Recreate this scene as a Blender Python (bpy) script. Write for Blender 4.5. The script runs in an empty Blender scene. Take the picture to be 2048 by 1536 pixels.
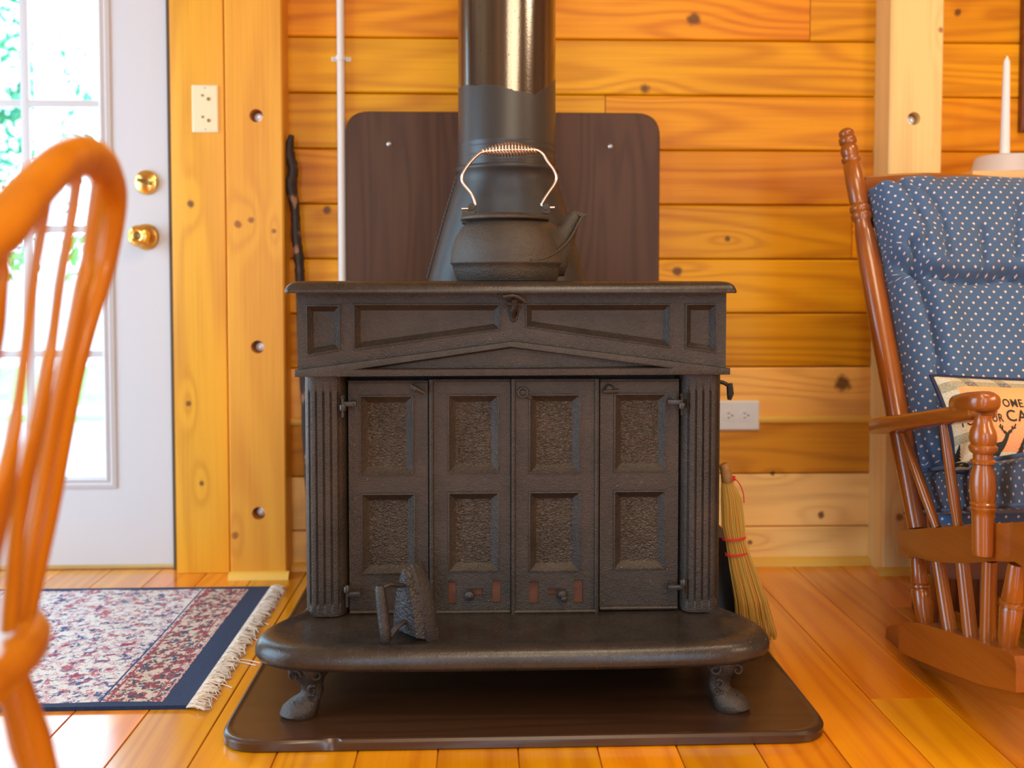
import bpy, bmesh, math, random
from mathutils import Vector, Matrix
from mathutils.geometry import tessellate_polygon
random.seed(7)
R = math.radians
sc = bpy.context.scene
COL = sc.collection

# ---------------------------------------------------------------- camera
F = 1850.0
YAW = math.atan(64.0 / 1850.0)          # looks slightly to the right of the wall's normal
PITCH = R(2.2)
SHIFT_Y = -0.0596
EYE = Vector((0.0, 0.0, 0.74))
cam_d = bpy.data.cameras.new('camera')
cam = bpy.data.objects.new('camera', cam_d)
COL.objects.link(cam)
cam.location = EYE
cam.rotation_euler = (math.pi / 2 - PITCH, 0, -YAW)
cam_d.sensor_width = 36
cam_d.lens = 36 * F / 2048
cam_d.shift_y = SHIFT_Y
cam_d.clip_start = 0.05
cam_d.dof.use_dof = True
cam_d.dof.focus_distance = 1.66
cam_d.dof.aperture_fstop = 2.5
sc.camera = cam

# ---------------------------------------------------------------- world and lights
sc.view_settings.view_transform = 'Standard'
sc.view_settings.look = 'None'
sc.view_settings.gamma = 1
sc.view_settings.use_curve_mapping = False
sc.view_settings.exposure = 0.25
w = bpy.data.worlds.new('daylight')
sc.world = w
w.use_nodes = True
nt = w.node_tree
bg = nt.nodes['Background']
bg.inputs[0].default_value = (0.52, 0.78, 1.0, 1)
bg.inputs[1].default_value = 6.6


def area(name, loc, rot, sx, sy, energy, color, portal=False, spread=180):
    d = bpy.data.lights.new(name, 'AREA')
    d.shape = 'RECTANGLE'; d.size = sx; d.size_y = sy
    d.energy = energy; d.color = color
    d.spread = R(spread)
    if portal:
        d.cycles.is_portal = True
    o = bpy.data.objects.new(name, d)
    COL.objects.link(o)
    o.location = loc; o.rotation_euler = rot
    return o


# daylight enters through the glazed door and through the windows of the room
area('door_daylight', (-1.23, 2.50, 1.10), (R(-90), 0, 0), 0.62, 1.7, 20, (0.45, 0.72, 1.0), True)
area('left_window_daylight', (-2.52, 1.10, 1.10), (0, R(-90), 0), 2.0, 1.7, 20, (0.6, 0.8, 1), True)
area('back_window_daylight', (-1.0, -2.62, 1.12), (R(90), 0, 0), 0.8, 2.0, 20, (0.6, 0.8, 1), True)
area('back_window_daylight', (1.3, -2.62, 1.12), (R(90), 0, 0), 0.8, 2.0, 20, (0.6, 0.8, 1), True)
# ceiling fixtures, warm
area('ceiling_lamp', (0.5, 0.1, 2.46), (0, 0, 0), 0.9, 0.9, 22, (1.0, 0.84, 0.60))
area('ceiling_lamp', (1.5, 1.0, 2.46), (0, 0, 0), 0.4, 0.4, 10, (1.0, 0.84, 0.60))
area('ceiling_lamp', (0.2, -1.8, 2.46), (0, 0, 0), 0.9, 0.9, 40, (1.0, 0.84, 0.60))

# unseen warm point light added right of the frame to brighten the lower wall
pd = bpy.data.lights.new('right_fill_light', 'POINT'); pd.energy = 13; pd.color = (1.0, 0.80, 0.54); pd.shadow_soft_size = .16
po = bpy.data.objects.new('right_fill_light', pd); COL.objects.link(po); po.location = (1.55, .75, .95)

# ---------------------------------------------------------------- picture measurements -> metres
_f = Vector((math.sin(YAW) * math.cos(PITCH), math.cos(YAW) * math.cos(PITCH), -math.sin(PITCH)))
_r = Vector((math.cos(YAW), -math.sin(YAW), 0))
_u = _r.cross(_f)


def ray(px, py):
    xc = (px - 1024) / F
    yc = -(py - 768) / F + SHIFT_Y * 2048 / F
    return _f + _r * xc + _u * yc


def P(px, py, Y):
    d = ray(px, py); return EYE + d * (Y / d.y)


def PX(px, py, X):
    d = ray(px, py); return EYE + d * (X / d.x)


def PZ(px, py, z=0.0):
    d = ray(px, py); return EYE + d * ((z - EYE.z) / d.z)


def PP(px, py, p0, n):
    d = ray(px, py); return EYE + d * ((p0 - EYE).dot(n) / d.dot(n))


def sx(px, Y, py=900): return P(px, py, Y).x
def sz(py, Y, px=1024): return P(px, py, Y).z


# ---------------------------------------------------------------- materials
class NT:
    def __init__(s, name):
        s.m = bpy.data.materials.new(name); s.m.use_nodes = True
        s.t = s.m.node_tree; s.b = s.t.nodes['Principled BSDF']
        s.out = s.t.nodes['Material Output']

    def n(s, typ, ins=None, **kw):
        nd = s.t.nodes.new(typ)
        for k, v in kw.items(): setattr(nd, k, v)
        for k, v in (ins or {}).items(): s.put(nd.inputs[k], v)
        return nd

    def put(s, sock, v):
        if isinstance(v, bpy.types.NodeSocket): s.t.links.new(v, sock)
        elif isinstance(v, (tuple, list)) and len(v) == 3 and sock.type == 'RGBA': sock.default_value = (*v, 1)
        else: sock.default_value = v

    def math(s, op, a, b=0.0, c=0.0, clamp=False):
        nd = s.t.nodes.new('ShaderNodeMath'); nd.operation = op; nd.use_clamp = clamp
        s.put(nd.inputs[0], a); s.put(nd.inputs[1], b); s.put(nd.inputs[2], c)
        return nd.outputs[0]

    def mix(s, fac, a, b, mode='MIX'):
        nd = s.t.nodes.new('ShaderNodeMix'); nd.data_type = 'RGBA'; nd.blend_type = mode
        s.put(nd.inputs[0], fac); s.put(nd.inputs[6], a); s.put(nd.inputs[7], b)
        return nd.outputs[2]

    def coord(s, which='Object'):
        return s.n('ShaderNodeTexCoord').outputs[which]

    def mapping(s, vec, scale=(1, 1, 1), loc=(0, 0, 0), rot=(0, 0, 0)):
        nd = s.n('ShaderNodeMapping', {'Vector': vec, 'Scale': scale, 'Location': loc, 'Rotation': rot})
        return nd.outputs[0]

    def noise(s, vec, scale, detail=3, rough=0.5, dist=0.0):
        return s.n('ShaderNodeTexNoise', {'Vector': vec, 'Scale': scale, 'Detail': detail, 'Roughness': rough, 'Distortion': dist}).outputs[0]

    def ramp(s, fac, a, b):
        return s.n('ShaderNodeMapRange', {'Value': fac, 'From Min': a, 'From Max': b}).outputs[0]

    def bump(s, h, strength, dist=0.001, normal=None):
        ins = {'Height': h, 'Strength': strength, 'Distance': dist}
        if normal is not None: ins['Normal'] = normal
        o = s.n('ShaderNodeBump', ins).outputs[0]
        s.t.links.new(o, s.b.inputs['Normal']); return o

    def set(s, **kw):
        for k, v in kw.items(): s.put(s.b.inputs[k.replace('_', ' ')], v)
        return s


def plain(name, color, rough=0.5, metal=0.0, spec=0.5, noise=0.0, bump=0.0, coat=0.0):
    t = NT(name); c = color
    if noise or bump:
        n = t.noise(t.coord(), 35, 5)
        if noise:
            c = t.mix(t.ramp(n, .3, .7), tuple(x * (1 - noise) for x in color), tuple(min(1, x * (1 + noise)) for x in color))
        if bump: t.bump(t.noise(t.coord(), 300, 3), bump, 0.001)
    t.set(Base_Color=c, Roughness=rough, Metallic=metal, Specular_IOR_Level=spec, Coat_Weight=coat)
    return t.m


def wood(name, light, dark, axis='X', rings=40, freq=3.0, rough=0.45, knots=(), ring_amt=0.5, pale=None, attr=False, coat=0.0, spec=.5, stretch=.07, knotcol=(.10, .03, .01)):
    """Flat-sawn grain: iso-lines of a noise field stretched along the grain."""
    t = NT(name)
    co = t.coord()
    k = stretch
    sc_ = {'X': (k, 1, 1), 'Y': (1, k, 1), 'Z': (1, 1, k)}[axis]
    v = co
    if attr:
        a = t.n('ShaderNodeVertexColor', layer_name='board').outputs[0]
        sep = t.n('ShaderNodeSeparateColor', {0: a})
        off = t.n('ShaderNodeVectorMath', {0: a, 1: (37.0, 53.0, 0.0)}, operation='MULTIPLY').outputs[0]
        v = t.n('ShaderNodeVectorMath', {0: co, 1: off}, operation='ADD').outputs[0]
    m = t.mapping(v, sc_)
    n = t.noise(m, freq, 2, 0.45)
    val = t.math('MULTIPLY', n, rings)
    kd = None
    sp = t.n('ShaderNodeSeparateXYZ', {0: co})
    ax = {'X': (0, 2), 'Y': (0, 1), 'Z': (0, 2)}[axis]
    for (ka, kb, kr) in knots:
        da = t.math('SUBTRACT', sp.outputs[ax[0]], ka); db = t.math('SUBTRACT', sp.outputs[ax[1]], kb)
        ea, eb = (0.35, 1.0) if axis == 'X' else (1.0, 0.35)
        q = t.math('ADD', t.math('POWER', t.math('MULTIPLY', da, ea), 2), t.math('POWER', t.math('MULTIPLY', db, eb), 2))
        g = t.math('EXPONENT', t.math('MULTIPLY', q, -1.0 / (kr * 2.2) ** 2))
        val = t.math('ADD', val, t.math('MULTIPLY', g, 1.3))
        q2 = t.math('SQRT', t.math('ADD', t.math('POWER', t.math('MULTIPLY', da, 1), 2), t.math('POWER', db, 2)))
        q2 = t.math('ADD', q2, t.math('MULTIPLY', t.math('SUBTRACT', t.noise(co, 60, 3), .5), kr * .9))
        d = t.ramp(q2, kr, kr * 0.45)
        kd = d if kd is None else t.math('MAXIMUM', kd, d)
    ring = t.math('ADD', t.math('MULTIPLY', t.math('SINE', t.math('MULTIPLY', val, 6.283)), 0.5), 0.5)
    ring = t.math('POWER', ring, 1.8)
    fine = t.noise(t.mapping(v, tuple(x if x == 1 else 0.02 for x in sc_)), 160, 3, 0.6)
    big = t.noise(t.mapping(v, tuple(x if x == 1 else 0.25 for x in sc_)), 5, 2)
    f = t.math('ADD', t.math('MULTIPLY', ring, ring_amt), t.math('MULTIPLY', t.ramp(fine, .3, .8), .30))
    f = t.math('ADD', f, t.math('MULTIPLY', t.math('SUBTRACT', t.ramp(big, .3, .7), .5), .45), clamp=True)
    c = t.mix(f, light, dark)
    if attr:
        if pale: c = t.mix(sep.outputs[2], c, t.mix(f, pale, tuple(a * .62 for a in pale)))
        hs = t.n('ShaderNodeHueSaturation', {'Color': c, 'Hue': t.math('ADD', t.math('MULTIPLY', sep.outputs[0], -.014), .507),
                                             'Value': t.math('ADD', t.math('MULTIPLY', sep.outputs[1], .5), .72)})
        c = hs.outputs[0]
    if kd is not None: c = t.mix(t.math('MULTIPLY', kd, .85), c, knotcol)
    t.set(Base_Color=c, Roughness=rough, Coat_Weight=coat, Coat_Roughness=.12, Specular_IOR_Level=spec)
    t.bump(t.math('ADD', fine, t.math('MULTIPLY', ring, .5)), 0.15, 0.0006)
    return t.m


YW = 2.42        # face of the board wall
def kn(px, py, r, Y=YW):
    p = P(px, py, Y); return (p.x, p.z, r)


M = {}
M['wall'] = wood('board_wall_pine', (.88, .37, .004), (.48, .125, .001), 'X', 19, 4.2, .45, attr=True, pale=(1.0, .62, .22), stretch=.10, ring_amt=.42, spec=.3,
                 knots=[kn(1388, 38, .022), kn(1290, 178, .016), kn(1355, 542, .016), kn(1686, 768, .028), kn(1546, 947, .009),
                        kn(1455, 478, .010), kn(1643, 1030, .012), kn(655, 420, .014), kn(1500, 1085, .009), kn(1916, 25, .012)])
M['room'] = plain('room_boards', (.50, .30, .12), .7)
M['casing'] = wood('casing_pine', (.86, .41, .024), (.58, .21, .008), 'Z', 9, 4.5, .42, ring_amt=.38, stretch=.1,
                   knots=[kn(382, 408, .011, 2.395), kn(377, 807, .009, 2.395), kn(403, 967, .008, 2.395)])
M['post'] = wood('post_pine', (.86, .38, .028), (.60, .18, .010), 'Z', 8, 4.5, .45, ring_amt=.25, stretch=.1,
                 knots=[kn(476, 448, .012, 2.35), kn(502, 440, .010, 2.35), kn(548, 462, .008, 2.35), kn(470, 1070, .012, 2.35)], knotcol=(.28, .07, .01))
M['post_r'] = wood('weathered_post_pine', (.96, .68, .27), (.70, .36, .10), 'Z', 7, 5, .5, ring_amt=.22,
                   knots=[kn(1882, 60, .010, 2.33), kn(1800, 1035, .013, 2.33)], knotcol=(.3, .1, .02))
M['trim'] = wood('trim_pine', (.94, .55, .09), (.76, .36, .04), 'X', 10, 3, .4, ring_amt=.2)
M['oak'] = wood('honey_oak', (.60, .205, .006), (.38, .095, .003), 'Z', 10, 5, .30, ring_amt=.3, coat=.35)
M['maple'] = wood('cherry_stain', (.34, .090, .008), (.17, .034, .003), 'Z', 7, 6, .26, ring_amt=.35, coat=.5)
M['maple_h'] = wood('cherry_stain_lengthwise', (.34, .090, .008), (.17, .034, .003), 'Y', 7, 6, .26, ring_amt=.35, coat=.4)
M['maple_x'] = wood('cherry_stain_crosswise', (.34, .090, .008), (.17, .034, .003), 'X', 7, 6, .26, ring_amt=.35, coat=.4)
M['dark_stool'] = wood('dark_stool_wood', (.20, .050, .010), (.09, .022, .005), 'X', 10, 5, .35)
M['slate'] = wood('dark_laminate', (.105, .045, .023), (.058, .023, .012), 'Z', 12, 7, .5, spec=.25, ring_amt=.45, stretch=.1)
M['pad'] = wood('dark_laminate_pad', (.060, .025, .011), (.026, .011, .006), 'X', 10, 8, .27, ring_amt=.35, spec=.7, stretch=.1)
M['pinebox'] = wood('pale_pine', (.90, .58, .25), (.72, .38, .12), 'X', 10, 4, .45, ring_amt=.3)


def floor_mat():
    t = NT('pine_floor')
    co = t.coord()
    a = t.n('ShaderNodeVertexColor', layer_name='board').outputs[0]
    sep = t.n('ShaderNodeSeparateColor', {0: a})
    off = t.n('ShaderNodeVectorMath', {0: a, 1: (37., 53., 0.)}, operation='MULTIPLY').outputs[0]
    v = t.n('ShaderNodeVectorMath', {0: co, 1: off}, operation='ADD').outputs[0]
    n = t.noise(t.mapping(v, (1, .06, 1)), 4.5, 2, .45)
    ring = t.math('ADD', t.math('MULTIPLY', t.math('SINE', t.math('MULTIPLY', n, 110)), .5), .5)
    ring = t.math('POWER', ring, 1.6)
    fine = t.noise(t.mapping(v, (1, .02, 1)), 170, 3, .6)
    big = t.noise(t.mapping(v, (1, .2, 1)), 4, 2)
    f = t.math('ADD', t.math('MULTIPLY', ring, .38), t.math('MULTIPLY', t.ramp(fine, .3, .8), .25))
    f = t.math('ADD', f, t.math('MULTIPLY', t.math('SUBTRACT', t.ramp(big, .3, .7), .5), .4), clamp=True)
    c = t.mix(f, (.84, .32, .004), (.52, .115, .001))
    c = t.n('ShaderNodeHueSaturation', {'Color': c, 'Hue': t.math('ADD', t.math('MULTIPLY', sep.outputs[0], -.016), .507),
                                        'Value': t.math('ADD', t.math('MULTIPLY', sep.outputs[1], .35), .85)}).outputs[0]
    t.set(Base_Color=c, Roughness=t.ramp(t.noise(co, 6, 3), -.4, 3.6), Coat_Weight=1.0, Coat_Roughness=.16, Specular_IOR_Level=.5)
    t.bump(t.math('ADD', fine, t.math('MULTIPLY', t.noise(co, 9, 2), 2)), .10, .001)
    return t.m


M['floor'] = floor_mat()


def iron_mat(name, base=(.035, .0235, .0160), rough=.42, field=False, rust=.25, grit=.75):
    t = NT(name)
    co = t.coord()
    n1 = t.noise(co, 14, 5, .6)
    n2 = t.noise(co, 90, 4, .6)
    c = t.mix(t.ramp(n1, .35, .65), tuple(x * .78 for x in base), tuple(x * 1.28 for x in base))
    rm = t.ramp(t.math('ADD', n1, t.math('MULTIPLY', n2, .5)), .92, 1.08)
    c = t.mix(t.math('MULTIPLY', rm, rust * 1.4, clamp=True), c, (.12, .050, .022))
    sp = t.ramp(t.noise(co, 330, 3, .6), .68, .74)
    c = t.mix(t.math('MULTIPLY', sp, .55), c, (.40, .32, .26))  # pale specks put the sparkle of gritty iron into the colour
    t.set(Base_Color=c, Roughness=t.math('ADD', t.math('MULTIPLY', n2, .25), rough - .12), Specular_IOR_Level=.5)
    if field:
        f = t.noise(t.mapping(co, (1, 1, 1.9), rot=(0, R(-32), 0)), 150, 1, .4, 1.0)
        t.bump(f, 1.0, .0055 if base[0] > .04 else .003)
    else:
        t.bump(t.math('ADD', t.noise(co, 420, 3), t.math('MULTIPLY', t.noise(co, 120, 3), .8)), grit, .0018)
    return t.m


M['iron'] = iron_mat('cast_iron')
M['iron_field'] = iron_mat('cast_iron_pebbled', (.048, .032, .0215), .42, True, .3)
M['iron_dark'] = iron_mat('cast_iron_dark', (.018, .014, .012), .6, rust=.1)
M['iron_shelf'] = iron_mat('cast_iron_polished', (.032, .023, .0175), .28, rust=.04, grit=.16)
M['iron_kettle'] = iron_mat('cast_iron_kettle', (.046, .033, .022), .46, rust=.18)
M['iron_sad'] = iron_mat('sad_iron_metal', (.040, .032, .030), .40, rust=.45)
M['iron_sad_rough'] = iron_mat('sad_iron_cast_metal', (.034, .028, .028), .42, True, rust=.5)
M['iron_sad'].node_tree.nodes['Principled BSDF'].inputs['Metallic'].default_value = .35
M['rust'] = plain('rusty_plate', (.115, .045, .027), .7, 0, .3, .3, .3)
M['black'] = plain('soot_black', (.004, .004, .004), .7)
M['blackmetal'] = plain('black_painted_steel', (.010, .010, .011), .45)
M['chrome'] = plain('nickel_wire', (.80, .66, .55), .22, 1.0)
M['screw'] = plain('zinc_screw', (.62, .60, .60), .35, .8)
M['brass'] = plain('brass', (.80, .50, .14), .22, 1.0)
M['brass_dark'] = plain('brass_dark', (.30, .17, .05), .3, 1.0)
M['whitedoor'] = plain('painted_door', (.64, .62, .645), .38)
M['whitegloss'] = plain('white_paint', (.84, .80, .76), .4)
M['plastic_w'] = plain('white_plastic', (.80, .79, .76), .35)
M['plastic_c'] = plain('cream_plastic', (.84, .73, .46), .4)
M['slot'] = plain('slot_dark', (.05, .035, .02), .6)
M['bolt'] = plain('galvanised_bolt', (.72, .72, .76), .4, .7, .5, .2)
M['hole'] = wood('hole_wood', (.20, .08, .02), (.10, .035, .008), 'Z', 8, 5)
M['rubber'] = plain('weather_strip', (.10, .065, .03), .7)
M['alu'] = plain('brass_sweep', (.62, .46, .20), .4, .6)
M['red'] = plain('red_cord', (.62, .030, .018), .6)
M['candle'] = plain('white_wax', (.90, .86, .86), .45)
M['wick'] = plain('wick', (.6, .5, .45), .8)
M['piping'] = plain('navy_piping', (.012, .014, .05), .7)
M['blackink'] = plain('dark_print', (.022, .020, .014), .8)
M['pipe_blk'] = plain('matte_stove_paint', (.040, .034, .031), .42, .2, .5, .15, .15)
M['deck'] = plain('deck_boards', (.62, .64, .68), .6, 0, .4, .1)
M['railing'] = plain('white_railing', (.80, .83, .86), .5)
M['bark'] = plain('bark', (.20, .15, .10), .8, 0, .3, .3)

# frosted glass
t = NT('frosted_glass'); t.set(Base_Color=(.93, .84, .80), Roughness=.45, Transmission_Weight=.35, Specular_IOR_Level=.5); M['frost'] = t.m
# clear panes
t = NT('clear_glass')
tr = t.n('ShaderNodeBsdfTransparent', {0: (.97, .99, .99)}); gl = t.n('ShaderNodeBsdfGlossy', {'Roughness': .02})
mx = t.n('ShaderNodeMixShader', {0: .05, 1: tr.outputs[0], 2: gl.outputs[0]})
t.t.links.new(mx.outputs[0], t.out.inputs[0]); M['glass'] = t.m
# stove pipe: blued steel above, ragged edge of matte paint below
t = NT('stove_pipe_steel')
co = t.coord(); sp = t.n('ShaderNodeSeparateXYZ', {0: co})
edge = t.noise(t.mapping(co, (1, 1, .15)), 11, 5, .65)
zc = t.math('ADD', sp.outputs[2], t.math('MULTIPLY', t.math('SUBTRACT', edge, .5), .030))
zc = t.math('ADD', zc, t.math('MULTIPLY', sp.outputs[0], .17)); zc = t.math('SUBTRACT', zc, t.math('MULTIPLY', t.math('MAXIMUM', t.math('SUBTRACT', sp.outputs[0], .055), 0.0), 1.1))
zb = sz(176, 1.90) - 0.7515
mask = t.ramp(zc, zb - .001, zb + .001)
spots = t.ramp(t.noise(co, 120, 3, .6), .66, .72)
streak = t.noise(t.mapping(co, (1, 1, .03)), 40, 3)
upc = t.mix(t.ramp(streak, .3, .7), (.10, .09, .08), (.20, .175, .15)); upc = t.mix(t.math('MULTIPLY', spots, .5), upc, (.03, .025, .02))
t.set(Base_Color=t.mix(mask, (.040, .034, .031), upc), Metallic=t.math('MULTIPLY', mask, .92),
      Roughness=t.mix(mask, (.38,) * 3, (.17,) * 3), Specular_IOR_Level=.5)
t.bump(t.noise(co, 260, 3), .12, .001)
M['pipe'] = t.m
# blue dotted upholstery
def fabric(name, base, dot, s=.0262, shade=.0):
    t = NT(name)
    uv = t.n('ShaderNodeUVMap').outputs[0]; sp = t.n('ShaderNodeSeparateXYZ', {0: uv})
    U, V = sp.outputs[0], sp.outputs[1]
    a = t.math('DIVIDE', t.math('ADD', U, V), s); b = t.math('DIVIDE', t.math('SUBTRACT', U, V), s)
    da = t.math('ABSOLUTE', t.math('SUBTRACT', t.math('FRACT', a), .5)); db = t.math('ABSOLUTE', t.math('SUBTRACT', t.math('FRACT', b), .5))
    m = t.math('LESS_THAN', t.math('MAXIMUM', da, db), .13)
    n = t.noise(uv, 9, 3); base2 = t.mix(n, tuple(x * .85 for x in base), tuple(x * 1.12 for x in base))
    t.set(Base_Color=t.mix(m, base2, dot), Roughness=.8, Specular_IOR_Level=.25, Sheen_Weight=.15)
    t.bump(t.noise(uv, 900, 2), .3, .0006)
    return t.m
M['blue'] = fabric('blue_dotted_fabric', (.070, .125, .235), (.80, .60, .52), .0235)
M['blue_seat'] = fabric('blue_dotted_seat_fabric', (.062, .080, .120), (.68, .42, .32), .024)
# plaid border with printed orange scene (uv in metres, set per pillow)
def pillow_mat():
    t = NT('printed_plaid_pillow')
    uv = t.n('ShaderNodeUVMap').outputs[0]; sp = t.n('ShaderNodeSeparateXYZ', {0: uv})
    U, V = sp.outputs[0], sp.outputs[1]
    def band(x, p, w, o=0.0):
        return t.math('LESS_THAN', t.math('FRACT', t.math('ADD', t.math('DIVIDE', x, p), o)), w)
    hb = band(V, .052, .36, .1); vb = band(U, .060, .34, .3)
    both = t.math('MULTIPLY', hb, vb); one = t.math('MAXIMUM', hb, vb)
    weave = t.noise(t.mapping(uv, (1, 2.2, 1), rot=(0, 0, R(38))), 330, 2, .5, .3)
    wv = t.ramp(weave, .42, .56)
    cream = t.mix(wv, (.80, .68, .46), (.60, .52, .38))
    tan = t.mix(wv, (.56, .46, .28), (.34, .30, .20))
    navy = t.mix(wv, (.03, .035, .07), (.42, .38, .30))
    c = t.mix(one, cream, tan); c = t.mix(both, c, navy)
    inx = t.math('MULTIPLY', t.math('GREATER_THAN', U, .026), t.math('LESS_THAN', U, .366))
    iny = t.math('MULTIPLY', t.math('GREATER_THAN', V, .026), t.math('LESS_THAN', V, .154))
    org = t.mix(t.ramp(t.math('ADD', V, t.math('MULTIPLY', t.noise(uv, 14, 2), .05)), .06, .15), (.86, .25, .12), (.93, .36, .10))
    org = t.mix(t.ramp(weave, .3, .7), org, tuple((.95, .45, .2)))
    c = t.mix(t.math('MULTIPLY', inx, iny), c, org)
    t.set(Base_Color=c, Roughness=.85, Specular_IOR_Level=.2)
    t.bump(weave, .5, .0012)
    return t.m
M['pillow'] = pillow_mat()
# rug
RX1 = -.513                                   # right edge of the woven field incl. navy band
def rug_mat():
    t = NT('rug_weave')
    co = t.n('ShaderNodeNewGeometry').outputs['Position']; sp = t.n('ShaderNodeSeparateXYZ', {0: co})
    X, Y = sp.outputs[0], sp.outputs[1]
    d = t.math('SUBTRACT', RX1, X)
    dn = t.n('ShaderNodeTexNoise', {'Vector': co, 'Scale': 60., 'Detail': 2.}).outputs[1]
    v = t.n('ShaderNodeVectorMath', {0: co, 1: t.n('ShaderNodeVectorMath', {0: dn, 1: (.02, .02, 0)}, operation='MULTIPLY').outputs[0]}, operation='ADD').outputs[0]
    navy = t.ramp(t.noise(v, 70, 4, .7), .53, .58)
    red = t.ramp(t.noise(t.mapping(v, loc=(5, 3, 0)), 40, 4, .7), .555, .60)
    pink = t.ramp(t.noise(t.mapping(v, loc=(9, 1, 0)), 70, 3, .6), .5, .6)
    c = t.mix(pink, (.74, .70, .66), (.62, .40, .42))
    c = t.mix(navy, c, (.07, .09, .22)); c = t.mix(t.math('MULTIPLY', red, .85), c, (.40, .035, .07))
    c2 = t.mix(t.ramp(t.noise(v, 60, 4, .65), .5, .54), (.66, .52, .42), (.28, .05, .06))
    c2 = t.mix(t.ramp(t.noise(t.mapping(v, loc=(2, 8, 0)), 80, 4, .65), .54, .58), c2, (.05, .06, .11))
    c = t.mix(t.math('LESS_THAN', d, .155), c, c2)
    for a, b, col in ((.158, .162, (.04, .05, .14)), (.146, .150, (.35, .05, .07)), (.066, .069, (.40, .07, .09)), (.052, .055, (.62, .30, .28))):
        m = t.math('MULTIPLY', t.math('GREATER_THAN', d, a), t.math('LESS_THAN', d, b)); c = t.mix(m, c, col)
    nv = t.mix(t.noise(co, 120, 2), (.010, .020, .060), (.020, .045, .12))
    m = t.math('MAXIMUM', t.math('LESS_THAN', d, .050), t.math('MAXIMUM', t.math('GREATER_THAN', Y, 2.245), t.math('LESS_THAN', Y, 1.632)))
    c = t.mix(m, c, nv)
    t.set(Base_Color=c, Roughness=.85, Specular_IOR_Level=.2, Sheen_Weight=.08)
    t.bump(t.noise(co, 420, 3), .6, .003)
    return t.m
M['rug'] = rug_mat()
M['fringe'] = plain('rug_fringe', (.72, .62, .52), .85, 0, .2, .15)
# straw
def straw_mat():
    t = NT('broom_straw')
    a = t.n('ShaderNodeVertexColor', layer_name='board').outputs[0]
    sep = t.n('ShaderNodeSeparateColor', {0: a})
    t.set(Base_Color=t.mix(sep.outputs[0], (.62, .27, .045), (.42, .30, .055)), Roughness=.6)
    return t.m
M['straw'] = straw_mat()
def leaf_mat(name, a, b):
    t = NT(name)
    n = t.noise(t.coord(), 6, 3)
    t.set(Base_Color=t.mix(t.ramp(n, .35, .65), a, b), Roughness=.6, Specular_IOR_Level=.3)
    return t.m
M['leaf'] = leaf_mat('green_leaves', (.02, .17, .10), (.08, .36, .17))
M['leaf2'] = leaf_mat('yellow_green_leaves', (.10, .30, .06), (.28, .50, .14))
t = NT('walking_stick_bark')
n = t.noise(t.mapping(t.coord(), (1, 1, .5)), 38, 4, .6)
t.set(Base_Color=t.mix(t.ramp(n, .55, .64), (.030, .014, .008), (.34, .17, .09)), Roughness=.55); t.bump(n, .6, .004); M['stick'] = t.m


# ---------------------------------------------------------------- mesh building
def catmull(pts, n=8, closed=False):
    pts = [tuple(p) for p in pts]; out = []; N = len(pts)
    segs = N if closed else N - 1
    for i in range(segs):
        g = (lambda k: pts[k % N]) if closed else (lambda k: pts[max(0, min(N - 1, k))])
        p0, p1, p2, p3 = g(i - 1), g(i), g(i + 1), g(i + 2)
        for k in range(n):
            t_ = k / n
            out.append(tuple(.5 * (2 * b + (c - a) * t_ + (2 * a - 5 * b + 4 * c - d) * t_ ** 2 + (3 * b - a - 3 * c + d) * t_ ** 3)
                             for a, b, c, d in zip(p0, p1, p2, p3)))
    if not closed: out.append(pts[-1])
    return out


def inset(poly, d):
    """Inward offset of a counter-clockwise 2D polygon."""
    N = len(poly); area_ = sum(poly[i][0] * poly[(i + 1) % N][1] - poly[(i + 1) % N][0] * poly[i][1] for i in range(N))
    s = 1 if area_ > 0 else -1
    out = []
    for i in range(N):
        a, b, c = Vector(poly[i - 1]), Vector(poly[i]), Vector(poly[(i + 1) % N])
        e1 = (b - a).normalized(); e2 = (c - b).normalized()
        n1 = Vector((-e1.y, e1.x)) * s; n2 = Vector((-e2.y, e2.x)) * s
        m = n1 + n2; L = m.dot(n1)
        m = m / L if abs(L) > .2 else n1
        out.append((b.x + m.x * d, b.y + m.y * d))
    return out


def rounded(poly, r, n=6):
    out = []; N = len(poly)
    for i in range(N):
        a, b, c = Vector(poly[i - 1]), Vector(poly[i]), Vector(poly[(i + 1) % N])
        rr = r[i] if isinstance(r, (list, tuple)) else r
        if rr <= 0: out.append(tuple(b)); continue
        p = b + (a - b).normalized() * rr; q = b + (c - b).normalized() * rr
        for k in range(n + 1):
            t_ = k / n
            v = p * (1 - t_) ** 2 + b * 2 * t_ * (1 - t_) + q * t_ ** 2
            out.append(tuple(v))
    return out


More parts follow.
